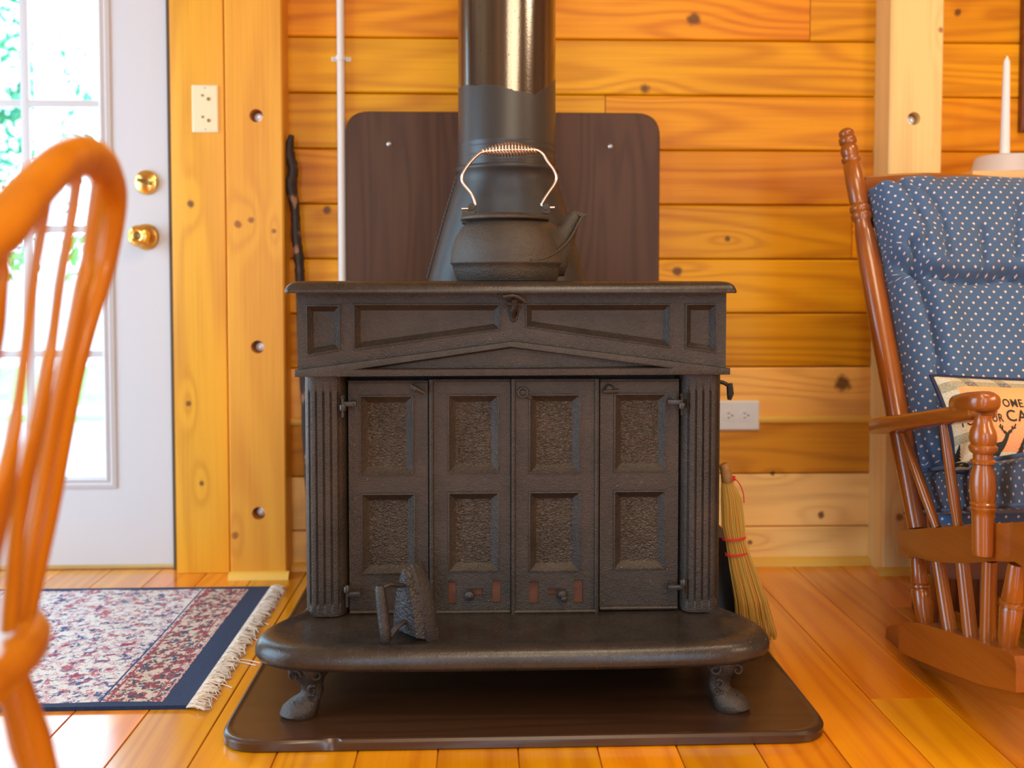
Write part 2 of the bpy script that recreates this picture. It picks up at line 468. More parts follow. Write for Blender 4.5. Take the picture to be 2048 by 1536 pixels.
class MB:
    def __init__(s):
        s.bm = bmesh.new(); s.col = None; s.uv = None

    def face(s, vs, mi=0):
        try:
            f = s.bm.faces.new(vs); f.material_index = mi; return f
        except ValueError:
            return None

    def loft(s, loops, cap0=True, cap1=True, closed=True, mi=0):
        L = [[s.bm.verts.new(p) for p in lp] for lp in loops]
        n = len(L[0])
        for a, b in zip(L[:-1], L[1:]):
            for i in range(n if closed else n - 1):
                s.face((a[i], a[(i + 1) % n], b[(i + 1) % n], b[i]), mi)
        if cap0: s.face(L[0][::-1], mi)
        if cap1: s.face(L[-1], mi)
        return s

    def tube(s, pts, r, n=10, cap=True, flat=None, closed=False, mi=0):
        """r: radius or list; flat: optional (normal, ratio) for oval sections."""
        pts = [Vector(p) for p in pts]; N = len(pts)
        if not isinstance(r, (list, tuple)): r = [r] * N
        up = None; loops = []
        for i, p in enumerate(pts):
            if closed: tg = (pts[(i + 1) % N] - pts[i - 1]).normalized()
            else: tg = (pts[min(N - 1, i + 1)] - pts[max(0, i - 1)]).normalized()
            if up is None:
                up = Vector((0, 0, 1)) if abs(tg.z) < .9 else Vector((1, 0, 0))
            if flat is not None:
                up = Vector(flat[0])
            up = (up - tg * up.dot(tg)).normalized(); sd = tg.cross(up)
            k = flat[1] if flat is not None else 1.0
            loops.append([p + (up * math.cos(a) * r[i] * k + sd * math.sin(a) * r[i]) for a in (2 * math.pi * j / n for j in range(n))])
        if closed:
            loops.append(loops[0]); cap = False
        return s.loft(loops, cap, cap, mi=mi)

    def box(s, x0, x1, y0, y1, z0, z1, bev=0.0, mat=None, mi=0):
        r = bmesh.ops.create_cube(s.bm, size=1)
        vs = r['verts']
        cx, cy, cz = (x0 + x1) / 2, (y0 + y1) / 2, (z0 + z1) / 2
        for v in vs:
            v.co = Vector((cx + v.co.x * (x1 - x0), cy + v.co.y * (y1 - y0), cz + v.co.z * (z1 - z0)))
        fs = set(f for v in vs for f in v.link_faces)
        for f in fs: f.material_index = mi
        if bev > 0:
            es = list(set(e for v in vs for e in v.link_edges))
            res = bmesh.ops.bevel(s.bm, geom=es, offset=bev, segments=2, affect='EDGES', profile=.6)
            vs = list(set(v for f in res['faces'] for v in f.verts) | set(v for v in vs if v.is_valid))
        if mat is not None:
            for v in vs: v.co = mat @ v.co
        return vs

    def lathe(s, prof, origin, axis=(0, 0, 1), n=24, cap0=True, cap1=True, sxy=(1, 1), mi=0):
        o = Vector(origin); a = Vector(axis).normalized()
        u = Vector((1, 0, 0)) if abs(a.x) < .9 else Vector((0, 1, 0))
        u = (u - a * u.dot(a)).normalized(); v = a.cross(u)
        return s.loft([[o + a * z + u * (r * math.cos(t_) * sxy[0]) + v * (r * math.sin(t_) * sxy[1])
                        for t_ in (2 * math.pi * k / n for k in range(n))] for r, z in prof], cap0, cap1, mi=mi)

    def spindle(s, p0, p1, prof, n=16):
        """turned piece between two points; prof: (t 0..1, radius)"""
        p0, p1 = Vector(p0), Vector(p1); L = (p1 - p0).length
        return s.lathe([(r, t_ * L) for t_, r in prof], p0, p1 - p0, n)

    def prism(s, poly, f0, f1, bev=None, mi=0):
        """poly 2D; f0,f1: functions (a,b)->3D for the two faces."""
        L0 = [s.bm.verts.new(f0(*p)) for p in poly]; L1 = [s.bm.verts.new(f1(*p)) for p in poly]
        n = len(poly)
        for i in range(n): s.face((L0[i], L0[(i + 1) % n], L1[(i + 1) % n], L1[i]), mi)
        for L in (L0, L1):
            fs = tessellate_polygon([[v.co for v in L]])
            for t_ in fs: s.face([L[i] for i in t_], mi)
        return s

    def plate(s, outer, fn, back, holes=(), mi=0):
        """Front plate in (a,b) at depth 0 with sides going back to depth `back` (positive = away).
        holes: (poly, [(inset, depth), ...], fill_mat or None)"""
        loops = []
        def mk(poly, d): return [s.bm.verts.new(fn(a, b, d)) for a, b in poly]
        O = mk(outer, 0); B = mk(outer, back); n = len(outer)
        for i in range(n): s.face((O[i], O[(i + 1) % n], B[(i + 1) % n], B[i]), mi)
        s.face(B, mi)
        edges = []
        def ring(L):
            return [s.bm.edges.get((L[i], L[(i + 1) % len(L)])) or s.bm.edges.new((L[i], L[(i + 1) % len(L)])) for i in range(len(L))]
        edges += ring(O)
        for poly, prof, fill in holes:
            H = mk(poly, 0); edges += ring(H); prev = H
            for ins_, d in prof:
                cur = mk(inset(poly, ins_), d)
                for i in range(len(cur)): s.face((prev[i], prev[(i + 1) % len(cur)], cur[(i + 1) % len(cur)], cur[i]), mi)
                prev = cur
            if fill is not None: s.face(prev, fill)
        r = bmesh.ops.triangle_fill(s.bm, use_beauty=True, use_dissolve=False, edges=edges)
        for g in r['geom']:
            if isinstance(g, bmesh.types.BMFace): g.material_index = mi
        return s

    def paint(s, faces_from, color):
        if s.col is None: s.col = s.bm.loops.layers.float_color.new('board')
        s.bm.faces.ensure_lookup_table()
        for f in list(s.bm.faces)[faces_from:]:
            for l in f.loops: l[s.col] = (*color, 1)

    def build(s, name, mats, parent=None, angle=32, root=None, sub=0):
        bm = s.bm
        bmesh.ops.recalc_face_normals(bm, faces=bm.faces)
        me = bpy.data.meshes.new(name)
        r = parent
        off = Vector((0, 0, 0))
        while r is not None:
            off += r.location; r = r.parent
        if parent is None:
            pts = [v.co for v in bm.verts]
            xs = [p.x for p in pts]; ys = [p.y for p in pts]; zz = [p.z for p in pts]
            own = Vector(((min(xs) + max(xs)) / 2, (min(ys) + max(ys)) / 2, min(zz))) if s.recenter else Vector((0, 0, 0))
            off = own
        for v in bm.verts: v.co -= off
        bm.to_mesh(me); bm.free()
        if not isinstance(mats, (list, tuple)): mats = [mats]
        for m in mats: me.materials.append(m)
        me.shade_smooth()
        me.set_sharp_from_angle(angle=R(angle))
        o = bpy.data.objects.new(name, me); COL.objects.link(o)
        if parent is not None: o.parent = parent
        else: o.location = off
        if sub:
            md = o.modifiers.new('smooth', 'SUBSURF'); md.levels = sub; md.render_levels = sub
        return o
    recenter = False


def tag(o, label, cat, group=None):
    o['label'] = label; o['category'] = cat
    if group: o['group'] = group
    return o


def thing(name, loc, label, cat, group=None):
    o = bpy.data.objects.new(name, None); o.empty_display_size = .05
    COL.objects.link(o); o.location = loc
    return tag(o, label, cat, group)


def struct(o): o['kind'] = 'structure'; return o
def lab(o, l): o['label'] = l; return o


# ================================================================= ROOM SHELL
# floor boards
XL, XR, YF, YB, ZC = -2.5, 2.6, -2.6, 2.62, 2.5
mb = MB()
bw = .128; x = XL; k = 0
while x < XR:
    yj = YF
    cuts = sorted([YF] + [random.uniform(YF + .5, YB - .3) for _ in range(2)] + [YB])
    x1 = min(x + bw, XR)
    for a, b in zip(cuts[:-1], cuts[1:]):
        if b - a < .05: continue
        nf = len(mb.bm.faces)
        g = .0009
        mb.loft([[(x + g, a + g, -.006), (x1 - g, a + g, -.006), (x1 - g, b - g, -.006), (x + g, b - g, -.006)],
                 [(x + g, a + g, -.0012), (x1 - g, a + g, -.0012), (x1 - g, b - g, -.0012), (x + g, b - g, -.0012)],
                 [(x + g + .001, a + g, 0), (x1 - g - .001, a + g, 0), (x1 - g - .001, b - g, 0), (x + g + .001, b - g, 0)]], cap0=False)
        mb.paint(nf, (random.random(), random.random(), 0))
    x = x1
nf = len(mb.bm.faces)
mb.box(XL, XR, YF, YB, -.05, -.0055); mb.paint(nf, (0, 0, 0))
for f in mb.bm.faces[nf:] if False else []: pass
struct(mb.build('floor', M['floor']))

# board wall
PIT = .1425
Zb = [0.0]
zj = sz(187, YW, 900)                      # a measured joint
z = zj
while z - PIT > 0.02: z -= PIT
rows = []; prev = 0.0
while prev < ZC:
    rows.append((prev, min(z, ZC))); prev = z; z += PIT
Xl, Xr = -.70, XR
joints = {}                                 # measured butt joints between boards
def row_of(py): 
    zz = sz(py, YW)
    for i, (a, b) in enumerate(rows):
        if a <= zz < b: return i
joints[row_of(40)] = [sx(1610, YW)]
joints[row_of(210)] = [sx(1208, YW)]
joints[row_of(470)] = [sx(1698, YW)]
mb = MB()
palerow = {row_of(1015): 1.0, row_of(1100): 1.0, row_of(1135): .9, row_of(905): .1, row_of(800): .45}
for i, (a, b) in enumerate(rows):
    xs = [Xl] + joints.get(i, []) + [Xr]
    for xa, xb in zip(xs[:-1], xs[1:]):
        nf = len(mb.bm.faces); g = .0014; e = .004
        pr = [(YW + .03, a + g), (YW + e, a + g), (YW + .0008, a + g + e), (YW + .0008, b - g - e), (YW + e, b - g), (YW + .03, b - g)]
        if xb - xa > .01:
            mb.loft([[(xx, y_, z_) for y_, z_ in pr] for xx in (xa + .001, xb - .001)])
            mb.paint(nf, (random.random(), (.35 + .5 * random.random()) if palerow.get(i, 0) < .4 else 1.0, palerow.get(i, 0.0)))
nf = len(mb.bm.faces); mb.box(Xl, Xr, YW + .0295, YB, 0, ZC); mb.paint(nf, (.5, .0, 0))
# part above and left of the door opening
DX0, DX1, DZ1 = -1.745, sx(348, 2.44), 2.03
nf = len(mb.bm.faces)
mb.box(XL, DX0, YW + .01, YB, 0, ZC); mb.box(DX0, Xl, YW + .01, YB, DZ1 + .02, ZC)
mb.box(DX1 + .004, Xl, YW + .01, YB, 0, DZ1 + .02)
mb.paint(nf, (.4, .5, 0))
struct(mb.build('wall_back', M['wall']))
# the bead along the wall
mb = MB()
zt = sz(841, YW)
mb.tube([(Xl + .13, YW - .001, zt), (1.07, YW - .001, zt)], .009, 10, flat=((0, 0, 1), 1.2))
struct(mb.build('trim_1', M['trim']))
# quarter-round at the foot of the wall
mb = MB()
qr = lambda yb, r: [(yb, 0)] + [(yb - r * math.cos(a), r * math.sin(a)) for a in (R(0), R(25), R(50), R(75), R(90))]
mb.loft([[(xx, y_, z_) for y_, z_ in qr(YW, .02)] for xx in (-.53, 2.55)])
struct(mb.build('baseboard_back', M['trim']))

# casing beside the door, a timber post left, a timber post right
mb = MB(); cx0, cx1 = sx(350, 2.395), sx(456, 2.395)
mb.box(cx0, cx1, 2.395, YW + .02, 0, ZC, .003)
mb.box(DX0 - .11, DX0 - .004, 2.395, YW + .02, 0, ZC, .003)
mb.box(DX0 - .004, cx0 + .01, 2.397, YW + .02, DZ1 + .01, DZ1 + .13, .003)
struct(mb.build('trim_2', M['casing']))


def holed_post(name, x0, x1, y0, y1, holes, mat, bev, edge_wobble=0.0):
    mb = MB()
    outer = [(x0 + bev, .0), (x1 - bev, .0), (x1 - bev, ZC), (x0 + bev, ZC)]
    hs = []
    for (hx, hz, r) in holes:
        c = [(hx + r * math.cos(a), hz + r * math.sin(a)) for a in (2 * math.pi * k / 20 for k in range(20))]
        hs.append((c, [(.0001, .03)], 1))
    mb.plate(outer, lambda a, b, d: Vector((a, y0 + d, b)), .031, hs)
    mb.loft([[(x0 + bev, y0 + .0002, z_), (x0, y0 + bev, z_), (x0, y1, z_), (x0 + bev, y1, z_)] for z_ in (0, ZC)])
    mb.loft([[(x1 - bev, y0 + .0002, z_), (x1, y0 + bev, z_), (x1, y1, z_), (x1 - bev, y1, z_)] for z_ in (0, ZC)])
    o = struct(mb.build(name, [mat, M['hole']]))
    for (hx, hz, r) in holes:
        b = MB(); b.lathe([(r * .72, .0), (r * .72, -.004), (r * .62, -.006), (r * .3, -.007), (r * .3, -.013), (.001, -.014)], (hx + .002, y0 + .028, hz - .001), (0, 1, 0), 18)
        b.build('bolt_head', M['bolt'], o)
    return o


def h(px, py, Y, r): p = P(px, py, Y); return (p.x, p.z, r)
holed_post('trim_3', sx(458, 2.35), sx(572, 2.35), 2.35, YW + .02,
           [h(512, 231, 2.35, .0165), h(515, 694, 2.35, .0165), h(517, 1027, 2.35, .0165)], M['post'], .004)
holed_post('trim_4', P(1783, 200, 2.33).x - .004, P(1886, 200, 2.33).x, 2.33, YW + .02, [h(1828, 237, 2.33, .0165)], M['post_r'], .004)
mb = MB()
for xa, xb in ((sx(456, 2.35), sx(577, 2.35)), (P(1783, 200, 2.33).x - .02, P(1886, 200, 2.33).x + .02)):
    yb = 2.35 if xa < 0 else 2.33
    mb.loft([[(xx, y_, z_) for y_, z_ in qr(yb, .018)] for xx in (xa, xb)])
struct(mb.build('baseboard_posts', M['trim']))

# other walls and ceiling of the room
def wall_with_openings(name, axis, c0, c1, a0, a1, ops):
    """axis 'X': wall runs along X at y in c0..c1 ; 'Y': runs along Y at x in c0..c1. ops: (a0,a1,z0,z1)"""
    mb = MB()
    def bx(p, q, z0, z1):
        if axis == 'X': mb.box(p, q, c0, c1, z0, z1)
        else: mb.box(c0, c1, p, q, z0, z1)
    cur = a0
    for (p, q, z0, z1) in sorted(ops):
        bx(cur, p, 0, ZC); bx(p, q, 0, z0); bx(p, q, z1, ZC); cur = q
    bx(cur, a1, 0, ZC)
    return struct(mb.build(name, M['room']))
wall_with_openings('wall_left', 'Y', XL - .1, XL, YF, YB, [(.25, 1.95, .1, 2.1)])
wall_with_openings('wall_right', 'Y', XR, XR + .1, YF, YB, [])
wall_with_openings('wall_front', 'X', YF - .1, YF, XL, XR, [(-1.4, -.6, .12, 2.12), (.9, 1.7, .12, 2.12)])
mb = MB(); mb.box(XL, XR, YF, YB, ZC, ZC + .08)
struct(mb.build('ceiling', M['room']))

# ================================================================= DOOR
YD = 2.44
GX1, GZ0 = sx(213, YD), sz(955, YD, 300)
mx1 = sx(62, YD); step = sx(202, YD) - mx1
GX0 = GX1 - .56
GZ1 = 1.86
mb = MB()
dz0 = .012
mb.plate([(DX0, dz0), (DX1, dz0), (DX1, DZ1), (DX0, DZ1)], lambda a, b, d: Vector((a, YD + d, b)), .044,
         [([(GX0, GZ0), (GX1, GZ0), (GX1, GZ1), (GX0, GZ1)], [(0, .046)], None)])
# remove the back cap so that the glazing is open
mb.bm.faces.ensure_lookup_table()
bk = [f for f in mb.bm.faces if all(abs(v.co.y - (YD + .044)) < 1e-5 for v in f.verts)]
bmesh.ops.delete(mb.bm, geom=bk, context='FACES_ONLY')
door = struct(mb.build('door_1', M['whitedoor']))
mb = MB()                                   # raised moulding round the glass
def frame_loop(o, y): return [(GX0 - o, y, GZ0 - o), (GX1 + o, y, GZ0 - o), (GX1 + o, y, GZ1 + o), (GX0 - o, y, GZ1 + o)]
mb.loft([frame_loop(.028, YD + .001), frame_loop(.026, YD - .005), frame_loop(.017, YD - .009), frame_loop(.012, YD - .005), frame_loop(.004, YD - .010), frame_loop(-.004, YD - .004), frame_loop(-.006, YD + .02)], False, False)
mb.build('glass_frame', M['whitedoor'], door, 20)
mb = MB()
xm = [mx1 - k_ * (GX1 - mx1) for k_ in range(3)]
xm = [x_ for x_ in xm if x_ > GX0 + .03]
for x_ in xm: mb.box(x_ - .011, x_ + .011, YD + .002, YD + .016, GZ0, GZ1, .004)
zr = [sz(p_, YD, 150) for p_ in (708, 458, 206)]; dzr = zr[2] - zr[1]
zr.append(zr[2] + dzr)
for z_ in zr: mb.box(GX0, GX1, YD + .003, YD + .015, z_ - .009, z_ + .009, .004)
mb.build('muntin_grid', M['whitedoor'], door)
mb = MB(); mb.box(GX0 - .01, GX1 + .01, YD + .017, YD + .021, GZ0 - .01, GZ1 + .01)
mb.build('glass_pane', M['glass'], door)
mb = MB(); mb.box(DX0 + .004, DX1 - .002, YD - .003, YD + .03, .002, .013, .001)
lab(mb.build('door_sweep', M['alu'], door), 'brass coloured sweep along the door bottom')
mb = MB(); mb.box(DX1 - .001, DX1 + .006, YD - .012, YD + .04, .0, DZ1)
mb.build('weather_strip', M['rubber'], door)
kb = P(293, 474, YD)
mb = MB()
mb.lathe([(.001, 0), (.033, 0), (.034, .004), (.030, .009), (.014, .011), (.012, .030), (.020, .036), (.0265, .044), (.028, .052), (.024, .060), (.016, .064), (.012, .062), (.001, .062)], (kb.x, YD, kb.z), (-.04, -1, 0), 28)
kn_ = mb.build('door_knob', M['brass'], door)
mb = MB(); mb.lathe([(.001, 0), (.010, 0), (.009, .003), (.001, .004)], (kb.x - .0025, YD - .0615, kb.z), (0, -1, 0), 16)
mb.build('lock_button', M['brass_dark'], kn_)
kb = P(294, 365, YD)
mb = MB()
mb.lathe([(.001, 0), (.031, 0), (.032, .004), (.029, .010), (.024, .013), (.001, .014)], (kb.x, YD, kb.z), (0, -1, 0), 28)
db = mb.build('deadbolt', M['brass'], door)
mb = MB()
rot = Matrix.Translation((kb.x, YD - .018, kb.z)) @ Matrix.Rotation(R(15), 4, 'Y')
mb.box(-.018, .018, -.008, .005, -.005, .005, .002, rot)
mb.build('thumb_turn', M['brass_dark'], db)

# ================================================================= EXTERIOR
mb = MB()
for k in range(22): mb.box(-5.5, 1.0, 2.66 + k * .15, 2.66 + k * .15 + .143, -.16, -.12)
struct(mb.build('exterior_deck', M['deck']))
YR = 5.6
rail = thing('deck_railing', (-2.5, YR, -.12), 'white painted deck railing seen through the door glass', 'railing')
mb = MB(); mb.box(-5.5, .6, YR - .03, YR + .03, .70, .78)
mb.build('top_rail', M['railing'], rail)
mb = MB(); mb.box(-5.5, .6, YR - .02, YR + .02, -.02, .03)
mb.build('bottom_rail', M['railing'], rail)
mb = MB(); mb.box(-5.5, .6, YR - .035, YR - .03 + .02, .30, .70)
mb.build('rail_panel', M['railing'], rail)
for x_ in (-4.6, -3.2, -2.55, -1.6, -.6):
    mb = MB(); mb.box(x_ - .05, x_ + .05, YR - .05, YR + .05, -.12, 2.9 if x_ in (-3.2, -.6, -2.55) else .85)
    mb.build('rail_post', M['railing'], rail)


def foliage(name, c, rad, n, mat, label, cat, leaf=.06):
    mb = MB(); rnd = random.Random(int(abs(c[0]) * 100))
    for i in range(n):
        v = Vector((rnd.gauss(0, 1), rnd.gauss(0, 1), rnd.gauss(0, 1))).normalized()
        rr = rnd.random() ** .4
        p = Vector((c[0] + v.x * rad[0] * rr, c[1] + v.y * rad[1] * rr, c[2] + v.z * rad[2] * rr))
        a = Vector((rnd.uniform(-1, 1), rnd.uniform(-1, 1), rnd.uniform(-1, 1))).normalized(); b = a.orthogonal().normalized()
        s_ = leaf * rnd.uniform(.6, 1.3)
        mb.face([mb.bm.verts.new(p + a * s_), mb.bm.verts.new(p + b * s_ * .5), mb.bm.verts.new(p - a * s_), mb.bm.verts.new(p - b * s_ * .5)])
    t0 = thing(name, (c[0], c[1], -.6), label, cat)
    mb.build('foliage', mat, t0)
    mb = MB()
    mb.tube([(c[0], c[1], -.6), (c[0] + .05, c[1], (c[2] - .6) / 2), (c[0], c[1], c[2] + rad[2] * .4)], [.09, .07, .03], 8)
    mb.build('trunk', M['bark'], t0)


mb = MB(); mb.box(-12, 6, 2.9, 16, -.65, -.6); struct(mb.build('exterior_ground', M['leaf2']))
foliage('tree', (-4.6, 8.6, 2.3), (1.1, .8, 1.5), 1500, M['leaf'], 'leafy green tree at the top left of the door glass', 'tree')
foliage('tree', (-2.35, 9.4, 2.9), (.75, .8, 1.3), 900, M['leaf'], 'green tree behind the white porch post in the upper door panes', 'tree')
foliage('shrub', (-4.2, 7.4, .7), (.9, .5, .45), 420, M['leaf2'], 'low yellow green shrub left in the door glass', 'shrub', .07)
foliage('shrub', (-2.75, 7.2, .75), (.55, .5, .5), 360, M['leaf2'], 'bright green shrub behind the railing at the right of the glass', 'shrub', .07)

# ================================================================= WALL-MOUNTED AND LEANING THINGS
# cover plate left
c = P(411, 218, 2.395); Yp = 2.395
t0 = thing('wall_outlet', (c.x, Yp, c.z), 'cream cover plate with two sockets on the pine door casing', 'outlet')
hw, hh = .0335, .060
mb = MB()
pl = lambda o: rounded([(c.x - hw + o, c.z - hh + o), (c.x + hw - o, c.z - hh + o), (c.x + hw - o, c.z + hh - o), (c.x - hw + o, c.z + hh - o)], .004, 3)
mb.loft([[(a, Yp - d, b) for a, b in pl(o)] for o, d in ((0, 0), (0, .003), (.003, .0055))])
mb.build('cover_plate', M['plastic_c'], t0)
for dz_ in (.027, -.027):
    for dx_, s_ in ((-.010, .0032), (.005, .0045)):
        mb = MB(); mb.lathe([(s_, 0), (s_ * .9, .002), (.0006, .003)], (c.x + dx_ + .004, Yp - .0055, c.z + dz_ - dx_ * .6), (0, -1, 0), 12)
        mb.build('socket', M['brass_dark'], t0)
for dz_ in (.052, -.052):
    mb = MB(); mb.lathe([(.003, 0), (.0025, .0012), (.0004, .0016)], (c.x, Yp - .0055, c.z + dz_), (0, -1, 0), 10)
    mb.build('screw', M['screw'], t0)
# duplex outlet right
x0, x1 = sx(1396, YW), sx(1517, YW); z0, z1 = sz(860, YW, 1480), sz(801, YW, 1480)
t0 = thing('wall_outlet', ((x0 + x1) / 2, YW, (z0 + z1) / 2), 'white horizontal duplex outlet on the board wall right of the stove', 'outlet')
mb = MB()
pl = lambda o: rounded([(x0 + o, z0 + o), (x1 - o, z0 + o), (x1 - o, z1 - o), (x0 + o, z1 - o)], .004, 3)
mb.loft([[(a, YW - d, b) for a, b in pl(o)] for o, d in ((0, 0), (0, .006), (.004, .010))])
mb.build('cover_plate', M['plastic_w'], t0)
zc_ = (z0 + z1) / 2 + .001
for pxc in (1455, 1487):
    xc_ = sx(pxc, YW)
    mb = MB(); mb.lathe([(.0165, 0), (.0160, .002), (.001, .002)], (xc_, YW - .0098, zc_), (0, -1, 0), 20)
    f_ = mb.build('receptacle', M['plastic_w'], t0)
    mb = MB()
    for dz_ in (.006, -.006): mb.box(xc_ - .004, xc_ + .002, YW - .0126, YW - .011, zc_ + dz_ - .001, zc_ + dz_ + .001)
    mb.lathe([(.0024, 0), (.001, .0004)], (xc_ + .0085, YW - .0119, zc_), (0, -1, 0), 8)
    mb.build('slots', M['slot'], f_)

# white conduit
cx_ = sx(682, YW - .015, 250)
t0 = thing('conduit_pipe', (cx_, YW - .012, 0), 'thin white vertical pipe clipped to the board wall left of the stove pipe', 'pipe')
mb = MB(); mb.tube([(cx_, YW - .012, 0.0), (cx_, YW - .012, ZC)], .0098, 16); mb.build('tube', M['whitegloss'], t0)
cz_ = sz(116, YW - .015, 680)
mb = MB(); mb.tube([(cx_, YW - .012, cz_ - .006), (cx_, YW - .012, cz_ + .006)], .0125, 16)
mb.box(cx_ - .025, cx_ + .025, YW - .003, YW - .0005, cz_ - .006, cz_ + .006, .001)
st = mb.build('pipe_strap', M['whitegloss'], t0)
for s_ in (-1, 1):
    mb = MB(); mb.lathe([(.004, 0), (.003, .002), (.0005, .003)], (cx_ + s_ * .019, YW - .003, cz_), (0, -1, 0), 10); mb.build('screw', M['screw'], st)

# wall shield
YS = YW - .022
x0, x1 = sx(690, YS, 300), sx(1320, YS, 300); zt_ = sz(224, YS)
t0 = thing('wall_shield', ((x0 + x1) / 2, YS, .06), 'dark brown round-cornered heat shield board screwed to the wall behind the stove', 'board')
mb = MB()
pl = lambda o: rounded([(x0 + o, .06 + o), (x1 - o, .06 + o), (x1 - o, zt_ - o), (x0 + o, zt_ - o)], .062, 8)
mb.loft([[(a, y_, b) for a, b in pl(o)] for o, y_ in ((.004, YW - .001), (0, YW - .004), (0, YS + .004), (.003, YS), (.010, YS + .0005))])
mb.build('panel', M['slate'], t0)
for px_, py_ in ((778, 288), (1221, 293)):
    q = P(px_, py_, YS)
    mb = MB(); mb.lathe([(.006, -.001), (.006, .001), (.004, .003), (.0008, .004)], (q.x, YS, q.z), (0, -1, 0), 14); mb.build('screw', M['screw'], t0)

# walking stick leaning in the corner by the post
pts = [P(px_, py_, 2.385) for px_, py_ in ((583, 270), (579, 300), (586, 340), (582, 370), (590, 420), (592, 470), (598, 520), (600, 560))]
pts += [Vector((pts[-1].x + .006 * k_, 2.385 - .004 * k_, pts[-1].z - .15 * k_)) for k_ in (1, 2, 3, 4)]
pts.append(Vector((pts[-1].x, 2.36, 0.005)))
cp = catmull([(*p_, r_) for p_, r_ in zip(pts, [.007, .012, .013, .015, .012, .012, .013, .012, .012, .011, .011, .010, .009])], 6)
rn = random.Random(3)
mb = MB(); mb.tube([p_[:3] for p_ in cp], [p_[3] * rn.uniform(.9, 1.1) for p_ in cp], 10)
mb.recenter = True
tag(mb.build('walking_stick', M['stick']), 'crooked dark bark walking stick leaning in the corner beside the bolted post', 'stick')

# picture frame at the right
fx0 = sx(2042, YW - .01, 150); fz0 = P(2044, 264, YW - .01).z
t0 = thing('picture_frame', (fx0 + .2, YW - .012, fz0), 'dark framed picture hanging on the wall above the candle', 'picture')
mb = MB()
fl = lambda o, y_: [(fx0 + o, y_, fz0 + o), (fx0 + .4 - o, y_, fz0 + o), (fx0 + .4 - o, y_, fz0 + .55 - o), (fx0 + o, y_, fz0 + .55 - o)]
mb.loft([fl(0, YW), fl(0, YW - .018), fl(.004, YW - .022), fl(.022, YW - .016), fl(.024, YW - .004)], False, False)
mb.build('frame', M['dark_stool'], t0)
mb = MB(); mb.box(fx0 + .022, fx0 + .378, YW - .006, YW - .001, fz0 + .022, fz0 + .528); mb.build('picture_panel', M['plastic_c'], t0)

# ================================================================= FLOOR PAD AND RUG
px0, px1 = PZ(436, 1495).x, PZ(1676, 1495).x
py0 = PZ(1024, 1499).y
mb = MB(); mb.recenter = True
pl = lambda o: rounded([(px0 + o, py0 + o), (px1 - o, py0 + o), (px1 - o, YW - .022 - o), (px0 + o, YW - .022 - o)], [.07, .07, .05, .05], 8)
# small chip knocked out of the front edge
def chip(poly, z_):
    cxp = PZ(668, 1495).x; y_ = poly[8][1]; k_ = 1 if z_ > .012 else 0
    return poly[:9] + [(cxp - .018, y_), (cxp - .010, y_ + .005 * k_), (cxp, y_ + .0065 * k_), (cxp + .008, y_ + .005 * k_), (cxp + .014, y_)] + poly[9:]
mb.loft([[(a, b, z_) for a, b in chip(pl(o), z_)] for o, z_ in ((.004, .0), (.0005, .003), (0, .015), (.003, .019), (.006, .020), (.010, .0185), (.014, .0182))])
PADZ = .0182
tag(mb.build('hearth_pad', M['pad']), 'dark glossy brown board with rounded corners lying under the stove', 'floor pad')

ry0, ry1 = 1.615, 2.262
t0 = thing('rug', (-1.05, 1.93, 0), 'navy bordered rug with faded red and blue pattern lying by the door', 'rug')
mb = MB()
NX, NY = 60, 26
vv = [[mb.bm.verts.new((-1.62 + (RX1 + 1.62) * i / NX, ry0 + (ry1 - ry0) * j / NY,
       .0075 + .0012 * math.sin(i * .5 + j * .3) * (1 if 0 < i < NX and 0 < j < NY else 0))) for j in range(NY + 1)] for i in range(NX + 1)]
for i in range(NX):
    for j in range(NY): mb.face((vv[i][j], vv[i + 1][j], vv[i + 1][j + 1], vv[i][j + 1]))
ring_ = [vv[i][0] for i in range(NX + 1)] + [vv[NX][j] for j in range(1, NY + 1)] + [vv[i][NY] for i in range(NX - 1, -1, -1)] + [vv[0][j] for j in range(NY - 1, 0, -1)]
lo = [mb.bm.verts.new((v.co.x, v.co.y, .0005)) for v in ring_]
for i in range(len(lo)): mb.face((ring_[i], ring_[(i + 1) % len(lo)], lo[(i + 1) % len(lo)], lo[i]))
mb.build('rug_field', M['rug'], t0)
mb = MB(); rn = random.Random(5)                # fringe along the right end
y_ = ry0 - .006
while y_ < ry1 + .003:
    L_ = rn.uniform(.022, .042); w1, w2 = rn.uniform(-.012, .012), rn.uniform(-.018, .018)
    mb.tube([(RX1 - .001, y_, .006), (RX1 + L_ * .4, y_ + w1 * .5, .007 + rn.random() * .004), (RX1 + L_ * .8, y_ + w1, .004 + rn.random() * .003), (RX1 + L_, y_ + w2, .0022)], [.0017, .0021, .0015, .0007], 5)
    y_ += .0021
for yy, L_ in ((1.80, .075), (1.812, .080), (1.70, .055), (2.02, .05), (1.93, .048)):
    mb.tube(catmull([(RX1, yy, .004), (RX1 + L_ * .5, yy + .012, .003), (RX1 + L_, yy - .004, .002)], 5), .0012, 5)
fr = mb.build('fringe', M['fringe'], t0); lab(fr, 'cream knotted fringe'); fr['kind'] = 'stuff'

